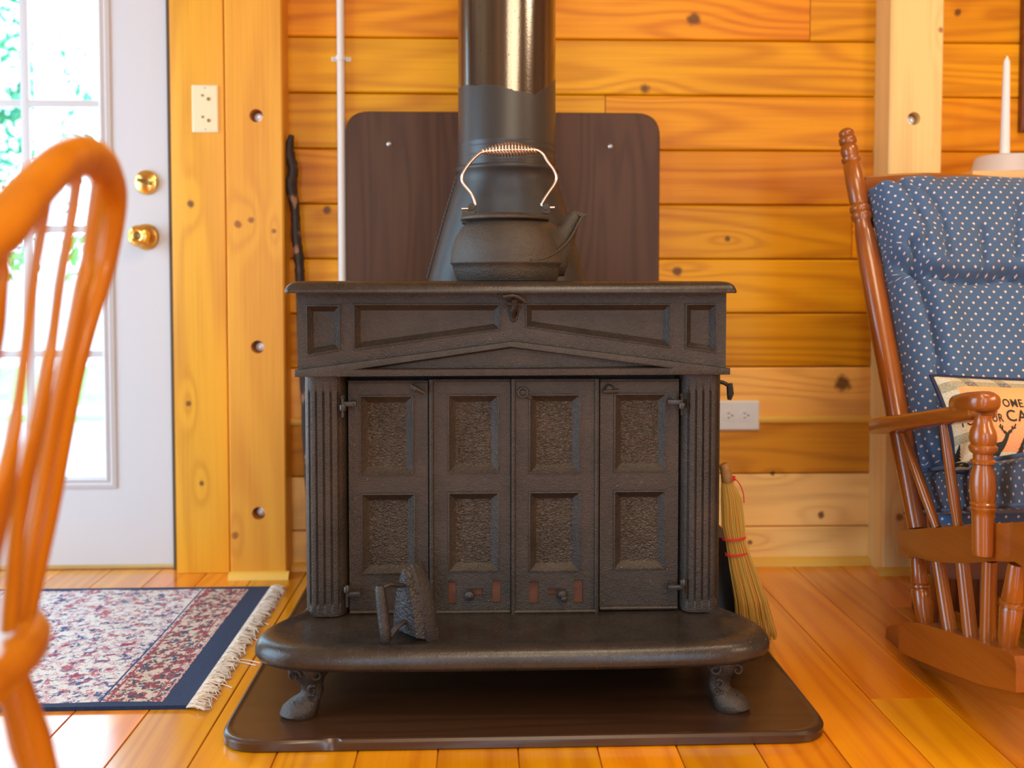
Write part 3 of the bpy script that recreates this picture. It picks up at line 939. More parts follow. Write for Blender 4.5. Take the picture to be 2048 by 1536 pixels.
# ================================================================= STOVE
CX = .059
YFZ = 1.670                                  # frieze face
YC = 1.680                                   # front of the columns
YDR = 1.700                                  # doors
Zs = .140                                    # hearth shelf
ZL = .7515                                   # top of the lid
YBK = 2.12
stove = thing('wood_stove', (CX, 1.85, PADZ), 'dark cast iron franklin wood stove with four panelled doors', 'stove')
bx0, bx1 = sx(604, YC), sx(1449, YC)
fz0_ = sz(752, YFZ)
mb = MB()
mb.box(bx0 + .012, bx1 - .012, 1.735, YBK, Zs - .02, ZL - .022)
mb.box(bx0 + .012, bx0 + .075, 1.705, 1.74, Zs - .02, ZL - .03)
mb.box(bx1 - .075, bx1 - .012, 1.705, 1.74, Zs - .02, ZL - .03)
mb.box(bx0 + .012, bx1 - .012, 1.70, 1.74, fz0_ + .004, ZL - .03)
body = mb.build('firebox', M['iron_dark'], stove)

# frieze with its four sunk panels and the low pediment
fn = lambda Y: (lambda a, b, d: Vector((a, Y + d, b)))
fx_ = lambda p: sx(p, YFZ); fzz = lambda p: sz(p, YFZ)
mb = MB()
rim = [(.0005, -.0022), (.0028, -.0028), (.0045, .0), (.012, .0065), (.0125, .0075)]
def poly_px(l): return [(fx_(a), fzz(b)) for a, b in l]
holes = [(poly_px([(614, 712), (683, 700), (683, 609), (614, 609)]), rim, 0),
         (poly_px([(1368, 698), (1432, 708), (1432, 607), (1368, 607)]), rim, 0),
         (poly_px([(708, 700), (1002, 660), (1002, 607), (708, 607)]), rim, 0),
         (poly_px([(1050, 655), (1341, 697), (1341, 607), (1050, 607)]), rim, 0)]
mb.plate([(fx_(597), fz0_ + .002), (fx_(1450), fz0_ + .002), (fx_(1450), ZL - .018), (fx_(597), ZL - .018)], fn(YFZ), .05, holes)
fz_obj = mb.build('frieze', M['iron'], stove, 25)
mb = MB()
ped = [(592, 752), (1457, 750), (1457, 737), (1030, 682), (1022, 682), (592, 738)]
tri = [(722, 737), (1332, 735), (1028, 694), (1022, 694)]
mb.plate([(fx_(a), fzz(b)) for a, b in ped], fn(YFZ - .0105), .012,
         [(poly_px(tri), [(.001, .002), (.0025, .0095)], 0)])
es = [e for e in mb.bm.edges if abs(e.verts[0].co.y - (YFZ - .0105)) < 1e-5 and abs(e.verts[1].co.y - (YFZ - .0105)) < 1e-5 and len(e.link_faces) == 2 and e.calc_face_angle(0) > 1.2]
bmesh.ops.bevel(mb.bm, geom=es, offset=.004, segments=2, affect='EDGES', profile=.6)
mb.build('pediment_moulding', M['iron'], stove, 40)
# central draft latch
q = P(1027, 622, YFZ)
mb = MB()
mb.lathe([(.0125, -.001), (.0115, .004), (.008, .005), (.006, .0015), (.001, .001)], (q.x, YFZ, q.z - .002), (0, -1, 0), 20, sxy=(.8, 1.5))
latch = mb.build('latch_boss', M['iron_dark'], stove)
mb = MB()
a_, b_ = P(1007, 594, YFZ - .035), P(1052, 604, YFZ - .03)
mid = P(1030, 592, YFZ - .036)
mb.tube(catmull([a_, mid, b_], 5), .0052, 8, flat=((0, 0, 1), .75))
mb.tube(catmull([P(1028, 598, YFZ - .034), P(1031, 610, YFZ - .026), P(1026, 622, YFZ - .012), P(1027, 634, YFZ)], 4), [.0055] * 5 + [.006] * 4 + [.005] * 4, 8)
mb.tube([P(1014, 606, YFZ - .022), P(1044, 609, YFZ - .020)], .0045, 8)
mb.build('latch_lever', M['iron'], latch)

# lid
lx0, lx1 = sx(567, 1.63, 575), sx(1476, 1.63, 575)
mb = MB()
pl = lambda o: rounded([(lx0 + o, 1.628 + o), (lx1 - o, 1.628 + o), (lx1 - o, YBK + .02 - o), (lx0 + o, YBK + .02 - o)], .012, 4)
lp = [(.05, -.012), (.024, -.0165), (.006, -.0205), (.001, -.0215), (0, -.0195), (.0005, -.016), (.0035, -.0085), (.009, -.0035), (.017, -.0008), (.028, 0)]
mb.loft([[(a, b, ZL + z_) for a, b in pl(o)] for o, z_ in lp])
mb.build('top_plate', M['iron_shelf'], stove, 40)

# columns: half-round with flutes
def column(pxa, pxb, side):
    xa, xb = sx(pxa, YC), sx(pxb, YC); zt0, zb0 = fz0_ + .001, Zs - .002
    W = xb - xa
    def sect(z, flute):
        pts_ = []
        N = 150
        for i in range(N + 1):
            s_ = i / N
            # rounded front: flat-ish middle, strongly curved flanks
            q_ = abs(2 * s_ - 1)
            yy = YC + .052 * (1 - (1 - q_ ** 4.5) ** .5)
            if flute > 0 and .09 < s_ < .91:
                f_ = (s_ - .09) / .82 * 5.0
                u_ = abs((f_ % 1) - .5) * 2
                if u_ < .32: yy += .0036 * flute * math.cos(u_ / .32 * math.pi / 2)
            pts_.append((xa + W * s_, yy, z))
        pts_.append((xb, YC + .075, z)); pts_.append((xa, YC + .075, z))
        return pts_
    zf1, zf0 = sz(782, YC), sz(1207, YC)
    mb = MB()
    mb.loft([sect(zb0, 0), sect(zf0 - .002, 0), sect(zf0 + .001, .8), sect(zf0 + .004, 1), sect(zf1 - .004, 1), sect(zf1 - .001, .8), sect(zf1 + .002, 0), sect(zt0, 0)])
    return mb.build('column', M['iron'], stove, 50)
column(603, 692, 0); column(1363, 1449, 1)

# doors
dz_t, dz_b = 758, 1224
rimd = [(.0004, -.0024), (.0030, -.0030), (.0048, -.0008), (.0150, .0075)]
def stove_door(pa, pb, panels, slots, bead_l, bead_r, top, bot, extra, Y=YDR):
    X_ = lambda p: sx(p, Y); Z_ = lambda p: sz(p, Y)
    mb = MB()
    holes = [([(X_(a), Z_(d)), (X_(b), Z_(d)), (X_(b), Z_(c_)), (X_(a), Z_(c_))], rimd, 1) for a, b, c_, d in panels]
    holes += [([(X_(a), Z_(d)), (X_(b), Z_(d)), (X_(b), Z_(c_)), (X_(a), Z_(c_))], [(.0003, .0055)], None) for a, b, c_, d in slots]
    mb.plate([(X_(pa), Z_(bot)), (X_(pb), Z_(bot)), (X_(pb), Z_(top)), (X_(pa), Z_(top))], fn(Y), .012 if not slots else .0125, holes)
    if slots:                                # the slots are open through the plate
        mb.bm.faces.ensure_lookup_table()
    for p_, on in ((pa, bead_l), (pb, bead_r)):
        if on:
            xx = X_(p_) + (.0035 if p_ == pa else -.0035)
            mb.tube([(xx, Y - .002, Z_(bot)), (xx, Y - .002, Z_(top))], .0045, 8)
    mb.tube([(X_(pa) + .001, Y - .002, Z_(bot) + .004), (X_(pb) - .001, Y - .002, Z_(bot) + .004)], .0042, 8)
    mb.tube([(X_(pa) + .001, Y - .001, Z_(top) - .002), (X_(pb) - .001, Y - .001, Z_(top) - .002)], .003, 8)
    d = mb.build('door', [M['iron'], M['iron_field']], stove, 25)
    return d, X_, Z_
d1, X_, Z_ = stove_door(697, 856, [(719, 828, 789, 949), (721, 831, 984, 1146)], [], 0, 0, 760, 1224, 0)
mb = MB()
mb.tube([P(822, 771, YDR - .014), P(832, 777, YDR - .018), P(848, 786, YDR - .014)], [.0042, .0055, .0042], 8)
mb.tube([P(832, 777, YDR - .016), P(832, 777, YDR)], .005, 8)
mb.build('turn_button', M['iron'], d1)
d2, X_, Z_ = stove_door(859, 1021, [(895, 999, 788, 946), (895, 999, 983, 1143)],
                        [(896, 912, 1161, 1206), (984, 1002, 1159, 1205), (941, 966, 1176, 1190)], 1, 0, 758, 1226, 0)
d3, _, _ = stove_door(1023, 1197, [(1057, 1161, 788, 948), (1057, 1162, 983, 1145)],
                      [(1059, 1077, 1163, 1208), (1149, 1167, 1161, 1207), (1096, 1117, 1178, 1191)], 1, 1, 758, 1227, 0, YDR - .005)
d4, _, _ = stove_door(1200, 1357, [(1227, 1333, 787, 946), (1227, 1333, 982, 1142)], [], 0, 0, 759, 1222, 0)
for d_, ka, kb_, s0, s1, Y_ in ((d2, 941, 1186, 888, 1010, YDR), (d3, 1122, 1184, 1052, 1174, YDR - .005)):
    mb = MB(); mb.box(sx(s0, Y_), sx(s1, Y_), Y_ + .0045, Y_ + .009, sz(1212, Y_), sz(1156, Y_))
    lab(mb.build('draft_slide', M['rust'], d_), 'rusty red sliding draft plate')
    q = P(ka, kb_, Y_)
    mb = MB(); mb.lathe([(.004, -.006), (.0035, .004), (.0085, .007), (.0098, .012), (.0085, .017), (.005, .020), (.001, .021)], (q.x, Y_, q.z), (-.12 if ka < 1000 else .1, -1, -.05), 16)
    if ka > 1000: mb.lathe([(.006, .0), (.0065, .004), (.004, .008), (.001, .009)], (q.x + .004, Y_ - .017, q.z - .006), (.1, -1, -.3), 12)
    mb.build('draft_knob', M['iron_sad'], d_)
mb = MB()
q = P(1046, 785, YDR - .008)
mb.tube([(q.x + .0085 * math.cos(a), q.y - .003, q.z + .0085 * math.sin(a)) for a in (2 * math.pi * k / 14 for k in range(14))], .0026, 7, closed=True)
mb.lathe([(.0075, 0), (.0065, .004), (.001, .005)], (q.x + .001, YDR - .005, q.z - .001), (0, -1, 0), 14)
mb.tube([P(1050, 789, YDR - .010), P(1062, 797, YDR - .008)], .0035, 8)
mb.build('turn_button', M['iron'], d3)
mb = MB()
q = P(1218, 778, YDR)
mb.lathe([(.0095, 0), (.009, .004), (.006, .007), (.001, .008)], (q.x, YDR, q.z), (0, -1, 0), 14)
mb.tube([P(1206, 783, YDR - .007), P(1237, 782, YDR - .007)], .0036, 8)
mb.build('turn_button', M['iron'], d4)

# hinges
def hinge(d_, xe, xc, py_, up):
    mb = MB()
    zc0 = sz(py_, YDR)
    xa_, xb_ = sorted((sx(xe, YDR - .02), sx(xc, YDR - .02)))
    mb.box(xa_, xb_, YDR - .022, YDR - .012, zc0 - .0045, zc0 + .0045, .002)
    x_e = sx(xe, YDR - .02) + (-.006 if xe < xc and False else 0)
    mb.box(min(sx(xe, YDR), sx(xe, YDR) + (-.010 if xe > xc else .010)), max(sx(xe, YDR), sx(xe, YDR) + (-.010 if xe > xc else .010)), YDR - .014, YDR + .002, zc0 - .005, zc0 + .005, .002)
    xq = sx(xc, YDR - .02)
    mb.lathe([(.0062, 0), (.0066, .002), (.0066, .009), (.0055, .011)], (xq, YDR - .018, zc0 - (.012 if not up else -.003)), (0, 0, 1), 12)
    mb.tube([(xq, YDR - .018, zc0 - .024), (xq, YDR - .018, zc0 + .013)], .0028, 8)
    mb.lathe([(.004, 0), (.0052, .003), (.003, .006)], (xq, YDR - .018, zc0 + .010), (0, 0, 1), 10)
    mb.build('hinge', M['iron_shelf'], d_)
hinge(d1, 713, 686, 804, 0); hinge(d1, 720, 692, 1178, 1)
hinge(d4, 1334, 1364, 803, 0); hinge(d4, 1338, 1369, 1172, 1)

# hearth shelf
half = [(.0, 1.493), (.20, 1.494), (.335, 1.500), (.392, 1.514), (.430, 1.542), (.444, 1.575), (.436, 1.610), (.414, 1.650), (.394, 1.690), (.388, 1.74)]
pl_ = [(CX + a, b) for a, b in half] + [(CX + .388, 2.11), (CX - .388, 2.11)] + [(CX - a, b) for a, b in half[::-1][:-1]]
pl_ = [(a, b) for a, b in catmull(pl_[:10], 4)] + pl_[10:12] + [(a, b) for a, b in catmull(pl_[12:] + [pl_[0]], 4)][:-1]
mb = MB()
hp = [(.030, .112), (.012, .108), (.004, .110), (.0, .118), (.0, .128), (.004, .138), (.011, .1445), (.020, .1468), (.032, .1450), (.048, .1400), (.075, .1365), (.10, .1355)]
def safe_inset(poly, d):
    c_ = Vector((CX, 1.78)); out = []
    for a, b in poly:
        ddx = (a - CX) / .444; 
        out.append((CX + (a - CX) * (1 - d / .444), b + d if b < 1.60 else (b + d * max(0, (1.76 - b) / .16) if b < 1.76 else (b - d if b > 1.9 else b))))
    return out
mb.loft([[(a, b, z_) for a, b in safe_inset(pl_, o)] for o, z_ in hp])
mb.build('hearth_shelf', M['iron_shelf'], stove, 50)

# legs with acanthus knee and scrolled foot
def leg(xc_, yc_, s_):
    mb = MB(); secs = []
    prof = [(.112, .0, 0, .036, .028), (.098, .0, 0, .036, .029), (.086, .0, 0, .031, .026), (.078, .002, 0, .023, .021), (.068, .005, 0, .0185, .018), (.058, .006, 0, .0185, .017),
            (.050, .003, -.002, .020, .019), (.043, -.006, -.006, .026, .023), (.034, -.012, -.010, .031, .026), (.024, -.015, -.012, .032, .027), (PADZ + .0004, -.013, -.012, .028, .024)]
    for z_, dx_, dy_, ra, rb in prof:
        lobes = []
        for k in range(28):
            a = 2 * math.pi * k / 28
            m_ = 1 + (.09 * math.cos(a * 5) if z_ > .07 else (.05 * math.cos(a * 3 + 1) if z_ > .04 else 0))
            lobes.append((xc_ + s_ * dx_ + ra * m_ * math.cos(a), yc_ + dy_ + rb * m_ * math.sin(a), z_))
        secs.append(lobes)
    mb.loft(secs)
    # leaf scrolls
    for (ox, oz, rr, ph) in ((-.020, .090, .012, 0), (.018, .092, .011, 2), (.010, .064, .009, 1), (.012, .052, .008, 3), (-.016, .036, .009, 2)):
        q_ = Vector((xc_ + s_ * ox, yc_ - .024 if oz > .07 else yc_ - .020, oz))
        sp_ = [(q_.x + s_ * rr * (1 - k / 16) * math.cos(k * .55 + ph), q_.y - .001, q_.z + rr * (1 - k / 16) * math.sin(k * .55 + ph)) for k in range(14)]
        mb.tube(sp_, [.0034 * (1 - k / 20) for k in range(14)], 6)
    return mb.build('leg', M['iron_kettle'] if False else M['iron'], stove, 45)
ql = P(618, 1370, 1.560); qr_ = P(1443, 1370, 1.560)
leg(ql.x, 1.560, 1); leg(qr_.x, 1.560, -1)
leg(ql.x + .01, 2.05, 1); leg(qr_.x - .01, 2.05, -1)
# side draft lever
mb = MB()
q = sz(770, 1.78)
mb.tube(catmull([(bx1 - .015, 1.78, q + .006), (bx1 + .020, 1.78, q + .004), (bx1 + .034, 1.775, q - .004)], 5), .0055, 8, flat=((0, 0, 1), .7))
mb.tube([(bx1 + .034, 1.775, q + .002), (bx1 + .036, 1.775, q - .018), (bx1 + .034, 1.775, q - .030)], [.006, .007, .004], 8)
mb.build('side_lever', M['iron_dark'], stove)

# ================================================================= STOVE PIPE
YPc = 2.005
pcx = sx(1013, YPc - .1, 250); pr = .1015
pcx = (P(916, 200, YPc).x + P(1111, 200, YPc).x) / 2; pr = (P(1111, 200, YPc).x - P(916, 200, YPc).x) / 2 * .997
zs = sz(328, 1.905)
t0 = thing('stove_pipe', (pcx, YPc, ZL), 'black and blued steel stove pipe rising from a flared boot behind the kettle', 'stovepipe')
mb = MB()
zz1, zz2 = sz(278, 1.90), sz(289, 1.90)
prof = [(pr, zs - .002)]
for zz in (sz(315, 1.90), sz(308, 1.90), zz2, zz1): prof += [(pr, zz - .003), (pr + .0012, zz), (pr, zz + .003)]
prof += [(pr, ZC - .01)]
prof = [(a, b - (zs - .002)) for a, b in prof]
mb.lathe(prof, (pcx, YPc, zs - .002), (0, 0, 1), 72)
mb.build('pipe_section', M['pipe'], t0, 60)
mb = MB()
def oval(rx, ry, z_, n=64, ex=2.0): return [(pcx + rx * abs(math.cos(a)) ** (2 / ex) * (1 if math.cos(a) > 0 else -1), YPc + ry * abs(math.sin(a)) ** (2 / ex) * (1 if math.sin(a) > 0 else -1), z_) for a in (2 * math.pi * k / n for k in range(n))]
z_hi = zs; z_lo = ZL + .001
H_ = z_hi - z_lo; bot_r = .170
L_ = [oval(pr + .004, pr + .004, z_hi + .003), oval(pr + .0065, pr + .0065, z_hi), oval(pr + .0065, pr + .0065, z_hi - .006), oval(pr + .002, pr + .002, z_hi - .010)]
for k in range(1, 13):
    q = k / 12
    w_ = pr + (bot_r - pr) * (q ** .92)
    L_.append(oval(w_, pr + .008 * q, z_hi - .012 - (H_ - .012) * q, ex=2 + .5 * q))
mb.loft(L_, False, True)
boot = mb.build('flared_boot', M['pipe_blk'], t0, 60)
mb = MB()                                   # crimped seam running down the boot's left flank
for k in range(24):
    q = (k + .5) / 24
    w_ = pr + (bot_r - pr) * (q ** .92)
    z_ = z_hi - .014 - (H_ - .02) * q
    mb.tube([(pcx - w_ - .0012, YPc - .012, z_ + .0036), (pcx - w_ - .0022, YPc - .012, z_ - .0036)], .0022, 6)
mb.build('crimped_seam', M['pipe_blk'], boot)

# ================================================================= KETTLE
YK = 1.757
kc = P(1014, 520, YK); kx = kc.x; kz = ZL
u = YK / F
t0 = thing('kettle', (kx, YK, kz), 'black cast iron kettle with coiled wire bail handle on the stove top', 'kettle')
mb = MB()
prof = [(.086, 0), (.094, .001), (.0985, .010), (.102, .022), (.1035, .030), (.1070, .0325), (.1078, .035), (.1068, .038), (.1065, .048), (.1035, .065), (.0975, .082), (.088, .098), (.078, .1085), (.071, .114)]
mb.lathe(prof, (kx, YK, kz), (0, 0, 1), 56)
# spout: sections marching from the belly up to the lip
def S(px_, py_): return Vector((P(px_, py_, YK).x, YK, P(px_, py_, YK).z))
secs = []
for (ta, tb, ry_) in (((1070, 432), (1075, 554), .078), ((1098, 444), (1105, 554), .056), ((1112, 452), (1128, 552), .040), ((1118, 447), (1141, 515), .027), ((1126, 436), (1150, 480), .020), ((1135, 426), (1156, 455), .0155), ((1146, 418), (1160, 440), .0125)):
    a_, b_ = S(*ta), S(*tb); c_ = (a_ + b_) / 2; h_ = (a_ - b_) / 2
    secs.append([c_ + h_ * math.cos(q) + Vector((0, 1, 0)) * ry_ * math.copysign(abs(math.sin(q)) ** .85, math.sin(q)) for q in (2 * math.pi * k / 28 for k in range(28))])
mb.loft(secs)
# pouring lip
mb.loft([[S(1148, 422) + Vector((0, s_ * .011, 0)), S(1160, 436) + Vector((0, s_ * .010, 0)), S(1180, 429) + Vector((0, s_ * .004, 0)), S(1168, 428) + Vector((0, s_ * .007, 0))] for s_ in (-1, 1)])
# raised ridge that sweeps round the belly and up to the lip
rid = [S(a, b) + Vector((0, c_, 0)) for a, b, c_ in ((1060, 520, -.098), (1085, 517, -.085), (1104, 509, -.067), (1121, 497, -.045), (1136, 482, -.030), (1147, 465, -.022), (1156, 448, -.0165), (1164, 434, -.010))]
def corr(p_):                                # keep the pixel position while pulling toward the lens
    k_ = p_.y / YK; return Vector(((p_.x) * k_, p_.y, .74 + (p_.z - .74) * k_))
mb.tube(catmull([corr(p_) for p_ in rid], 6), .0030, 8)
kb_ = mb.build('kettle_body', M['iron_kettle'], t0, 50)
# collar and lid
mb = MB()
cl = P(1010, 440, YK).x; ku = YK / 1.80
mb.lathe([(.069, .100), (.070, .1125), (.0835, .1145), (.0845, .1155), (.0845, .1200), (.080, .1212), (.066, .1250), (.045, .1275), (.020, .1285), (.001, .1288)], (cl, YK, kz), (0, 0, 1), 44)
e = S(934, 436)
mb.box(e.x - .010, e.x + .016, YK - .016, YK + .016, e.z - .012, e.z + .012, .004)
mb.build('kettle_lid', M['iron_kettle'], t0, 40)
for pxe in (944, 1092):
    mb = MB()
    e = S(pxe, 420)
    mb.box(e.x - .008, e.x + .008, YK - .004, YK + .004, e.z - .008, e.z + .009, .003)
    mb.lathe([(.006, -.006), (.007, 0), (.006, .006)], (e.x, YK, e.z + .006), (0, 1, 0), 12)
    mb.build('bail_ear', M['iron_kettle'], kb_)
wire = [(923, 418), (940, 417), (949, 412), (950, 404), (944, 390), (930, 372), (924, 360), (926, 347), (938, 328), (953, 312), (966, 304)]
wr = [(1072, 300), (1086, 309), (1097, 326), (1108, 341), (1113, 354), (1109, 368), (1096, 387), (1086, 403), (1084, 412), (1094, 415), (1109, 415)]
mb = MB()
arch = [(966, 304), (995, 301), (1020, 300), (1048, 300), (1072, 300)]
mb.tube(catmull([S(*p_) for p_ in wire[:-1] + arch + wr[1:]], 6), .0029, 10)
bail = lab(mb.build('bail_handle', M['chrome'], t0, 60), 'bright bent wire bail')
mb = MB(); pts = []
for k in range(17 * 14 + 1):
    q = k / (17 * 14); c0 = S(964 + 108 * q, 303.5 - 4 * math.sin(q * math.pi) - 2 * q)
    r_ = .0045 + .0088 * math.sin(q * math.pi) ** 1.4
    a = 2 * math.pi * k / 14
    pts.append(c0 + Vector((0, math.cos(a) * r_, math.sin(a) * r_)))
mb.tube(pts, .00165, 6)
mb.build('coil_grip', M['chrome'], bail, 80)

# ================================================================= SAD IRON
zi = .1362
io = P(822, 1268, 1.585)
t0 = thing('sad_iron', (io.x, 1.585, zi), 'old black sad iron standing on its heel on the stove shelf', 'iron')
nrm = Vector((-.74, -.67, .06)).normalized()     # handle side
wid = Vector((.67, -.74, 0)).normalized(); upv = nrm.cross(wid) * -1
if upv.z < 0: upv = -upv
heel = P(826, 1262, 1.585); heel.z = zi + .001
tilt = Vector((-.02, 0, 1)).normalized()
def sole(sc_, off, hs=1.0):
    out = []
    for v_, h_ in ((-1, 0), (-1.0, .1), (-.95, .25), (-.81, .45), (-.58, .66), (-.34, .84), (-.12, .97), (0, 1.0), (.12, .97), (.34, .84), (.58, .66), (.81, .45), (.95, .25), (1.0, .1), (1, 0)):
        out.append(heel + wid * v_ * .043 * sc_ + tilt * (.128 * ((h_ - .5) * (.5 + .5 * sc_) + .5) * hs + 0) + nrm * off)
    return out
mb = MB()
mb.loft([sole(.96, -.024), sole(1.0, -.022), sole(1.0, -.010), sole(.97, .000), sole(.84, .003)], True, False)
mb.loft([sole(.84, .003), sole(.80, .012), sole(.72, .018), sole(.4, .020)], False, True, mi=1)
bd = mb.build('iron_body', [M['iron_sad'], M['iron_sad_rough']], t0, 35)
hh0 = heel + tilt * .030 + nrm * .020 + wid * .004; hh1 = heel + tilt * .092 + nrm * .020
g0 = heel + tilt * .004 + nrm * .066 + wid * .012; g1 = heel + tilt * .093 + nrm * .064 - wid * .004
g0.z = zi + .014
for hq in ([hh0, hh0 + nrm * .014 - tilt * .004, hh0 + nrm * .032 - tilt * .018, g0], [hh1, hh1 + nrm * .012 + tilt * .002, hh1 + nrm * .028 + tilt * .006, g1]):
    mb = MB(); mb.tube(catmull(hq, 5), .0042, 8, flat=(tuple(wid), 1.3)); mb.build('handle_bracket', M['iron_sad'], t0)
mb = MB()
rr = [(p_, r_) for p_, r_ in ((g0 - tilt * .004, .006), (g0, .0085), (g0 + (g1 - g0) * .3, .0100), (g0 + (g1 - g0) * .7, .0100), (g1, .0085), (g1 + tilt * .005, .0065))]
mb.tube([a for a, b in rr], [b for a, b in rr], 14)
mb.build('grip', M['iron_sad'], t0)

# ================================================================= BROOM AND BIN BEHIND THE STOVE
YBm = 1.80
t0 = thing('hearth_broom', (P(1520, 1290, 1.85).x, 1.84, PADZ), 'straw whisk broom bound with red cord leaning behind the stove right side', 'broom')
def BP(px_, py_, Y_=YBm): return P(px_, py_, Y_)
axis_ = [BP(1453, 958), BP(1462, 1000), BP(1466, 1050), BP(1472, 1085), BP(1486, 1140), BP(1502, 1200), BP(1511, 1258, 1.82), BP(1516, 1297, 1.84)]
wid_ = [.010, .019, .022, .020, .026, .032, .037, .039]
mb = MB(); rn = random.Random(9)
NS = 520
for k in range(NS):
    a = rn.uniform(0, 2 * math.pi); rr = math.sqrt(rn.random()); ux, uy = math.cos(a) * rr, math.sin(a) * rr
    end = rn.uniform(.93, 1.0); pts = []
    j1, j2 = rn.gauss(0, .05), max(-.2, min(.2, rn.gauss(0, .12)))
    for i, (p_, w__) in enumerate(zip(axis_, wid_)):
        f_ = i / (len(axis_) - 1)
        g = ux + (j1 * math.sin(f_ * 9 + a) + j2 * max(0, f_ - .5)) * (1 if i not in (0, 3) else .2)
        q = p_ + Vector((g * w__, uy * w__ * .55, 0))
        if i == len(axis_) - 1: q = axis_[-2].lerp(q, end) if end < 1 else q
        q.z = max(q.z, PADZ + .009)
        pts.append(q)
    nf = len(mb.bm.faces)
    mb.tube(pts, [.0011] * 6 + [.0009, .0005], 3)
    mb.paint(nf, (rn.random(), 0, 0))
    
for k in range(26):                           # stray whiskers
    i = rn.randint(1, 6); p_ = axis_[i] + Vector((wid_[i] * .8 * rn.choice((-1, 1, 1)), 0, 0)); nf = len(mb.bm.faces)
    q = p_ + Vector((rn.uniform(-.01, .022), rn.uniform(-.01, .01), -rn.uniform(.02, .05)))
    q.z = max(q.z, .035)
    mb.tube([p_, p_.lerp(q, .5) + Vector((.003, 0, 0)), q], .0004, 3); mb.paint(nf, (rn.random(), 0, 0))
br = mb.build('bristles', M['straw'], t0); br['kind'] = 'stuff'
mb = MB()
mb.tube([BP(1446, 928), BP(1451, 940), BP(1455, 962)], [.008, .0105, .012], 14)
mb.build('broom_handle', plain('dark_straw', (.30, .14, .04), .6, 0, .4, .4), t0)
def bind(mb, px_, py_, w__, tilt_=0):
    c_ = BP(px_, py_)
    mb.tube([c_ + Vector((w__ * math.cos(a), w__ * .62 * math.sin(a), tilt_ * w__ * math.cos(a))) for a in (2 * math.pi * k / 20 for k in range(20))], .0014, 6, closed=True)
for px_, py_, w__, dd in ((1457, 958, .013, (-3, 0, 3)), (1468, 1076, .0225, (-1, 1)), (1473, 1107, .022, (-1, 1))):
    mb = MB()
    for d_ in dd: bind(mb, px_, py_ + d_, w__, .1)
    mb.build('red_binding', M['red'], t0)
mb = MB(); mb.tube(catmull([BP(1466, 954, 1.785), BP(1478, 966, 1.78), BP(1486, 985, 1.78), BP(1488, 1006, 1.78)], 5), .0011, 5)
mb.build('hanging_loop', M['red'], t0)
# black metal dustpan/ash bin
mb = MB(); mb.recenter = True
xa, xb = .462, P(1500, 1230, 1.93).x
zt_b = P(1455, 1060, 1.93).z
sec = [(xa, PADZ), (P(1545, 1336, 1.88).x, PADZ), (P(1545, 1336, 1.88).x, PADZ + .012), (P(1500, 1238, 1.90).x, .11), (P(1482, 1150, 1.90).x, .19), (P(1456, 1062, 1.90).x, zt_b), (xa, zt_b)]
mb.prism(sec, lambda a, b: Vector((a, 1.87, b)), lambda a, b: Vector((a, 2.02, b)))
tag(mb.build('ash_bin', M['blackmetal']), 'black metal ash bin with sloping side behind the broom', 'bin')
t0 = None

# ================================================================= ROCKING CHAIR
XS = .83
rc = thing('rocking_chair', (1.12, 1.62, 0), 'glossy reddish brown wooden rocking chair with blue dotted cushions', 'rocking chair')
def SP(px_, py_, X=XS): return PX(px_, py_, X)
WCH = .50                                    # distance between the two sides
side_map = []                                # geometry built for the near side then mirrored in x about the chair's middle
MIDX = XS + WCH / 2
def both(name, fn_, mat, angle=45):
    for m_ in (0, 1):
        mb = MB(); fn_(mb)
        if m_:
            for v in mb.bm.verts: v.co.x = 2 * MIDX - v.co.x
        mb.build(name, mat, rc, angle)
def turned(p0, p1, prof, n=18): return lambda mb: mb.spindle(p0, p1, prof, n)
# back posts
pb0 = SP(1836, 1056, .842); pb1 = SP(1692, 262, .815)
def post(mb):
    Lp = (pb1 - pb0).length
    prof = [(0, .019), (.06, .021), (.30, .0225), (.5, .021), (.70, .0185), (.745, .016), (.765, .0225), (.772, .0225), (.780, .018), (.786, .0235), (.796, .0235), (.803, .018), (.811, .0215), (.82, .0195),
            (.86, .022), (.90, .0215), (.915, .018), (.922, .0225), (.930, .0225), (.936, .016), (.944, .0205), (.956, .0225), (.966, .019), (.970, .016), (.978, .0195), (.986, .0185), (.994, .012), (1.0, .004)]
    mb.spindle(pb0, pb1, prof, 22)
# measured: finial 262-300, rings 300-350, collar 440-460
def remap(py_): return (1056 - py_) / (1056 - 262)
def post(mb):
    k = lambda py_: remap(py_)
    prof = [(k(1056), .018), (k(900), .022), (k(700), .0235), (k(560), .0235), (k(490), .0205), (k(468), .0165), (k(462), .0185), (k(456), .0225), (k(450), .0225), (k(446), .019), (k(441), .0225), (k(434), .022), (k(429), .0175),
            (k(425), .0195), (k(380), .0205), (k(342), .0195), (k(336), .0165), (k(331), .0205), (k(326), .0205), (k(322), .0160), (k(316), .0185), (k(306), .0200), (k(299), .0175), (k(295), .0150), (k(290), .0190), (k(281), .0195), (k(276), .0150),
            (k(271), .0170), (k(265), .0165), (k(260), .011), (k(258), .002)]
    mb.spindle(pb0, pb1, prof, 24)
both('back_post', post, M['maple'])
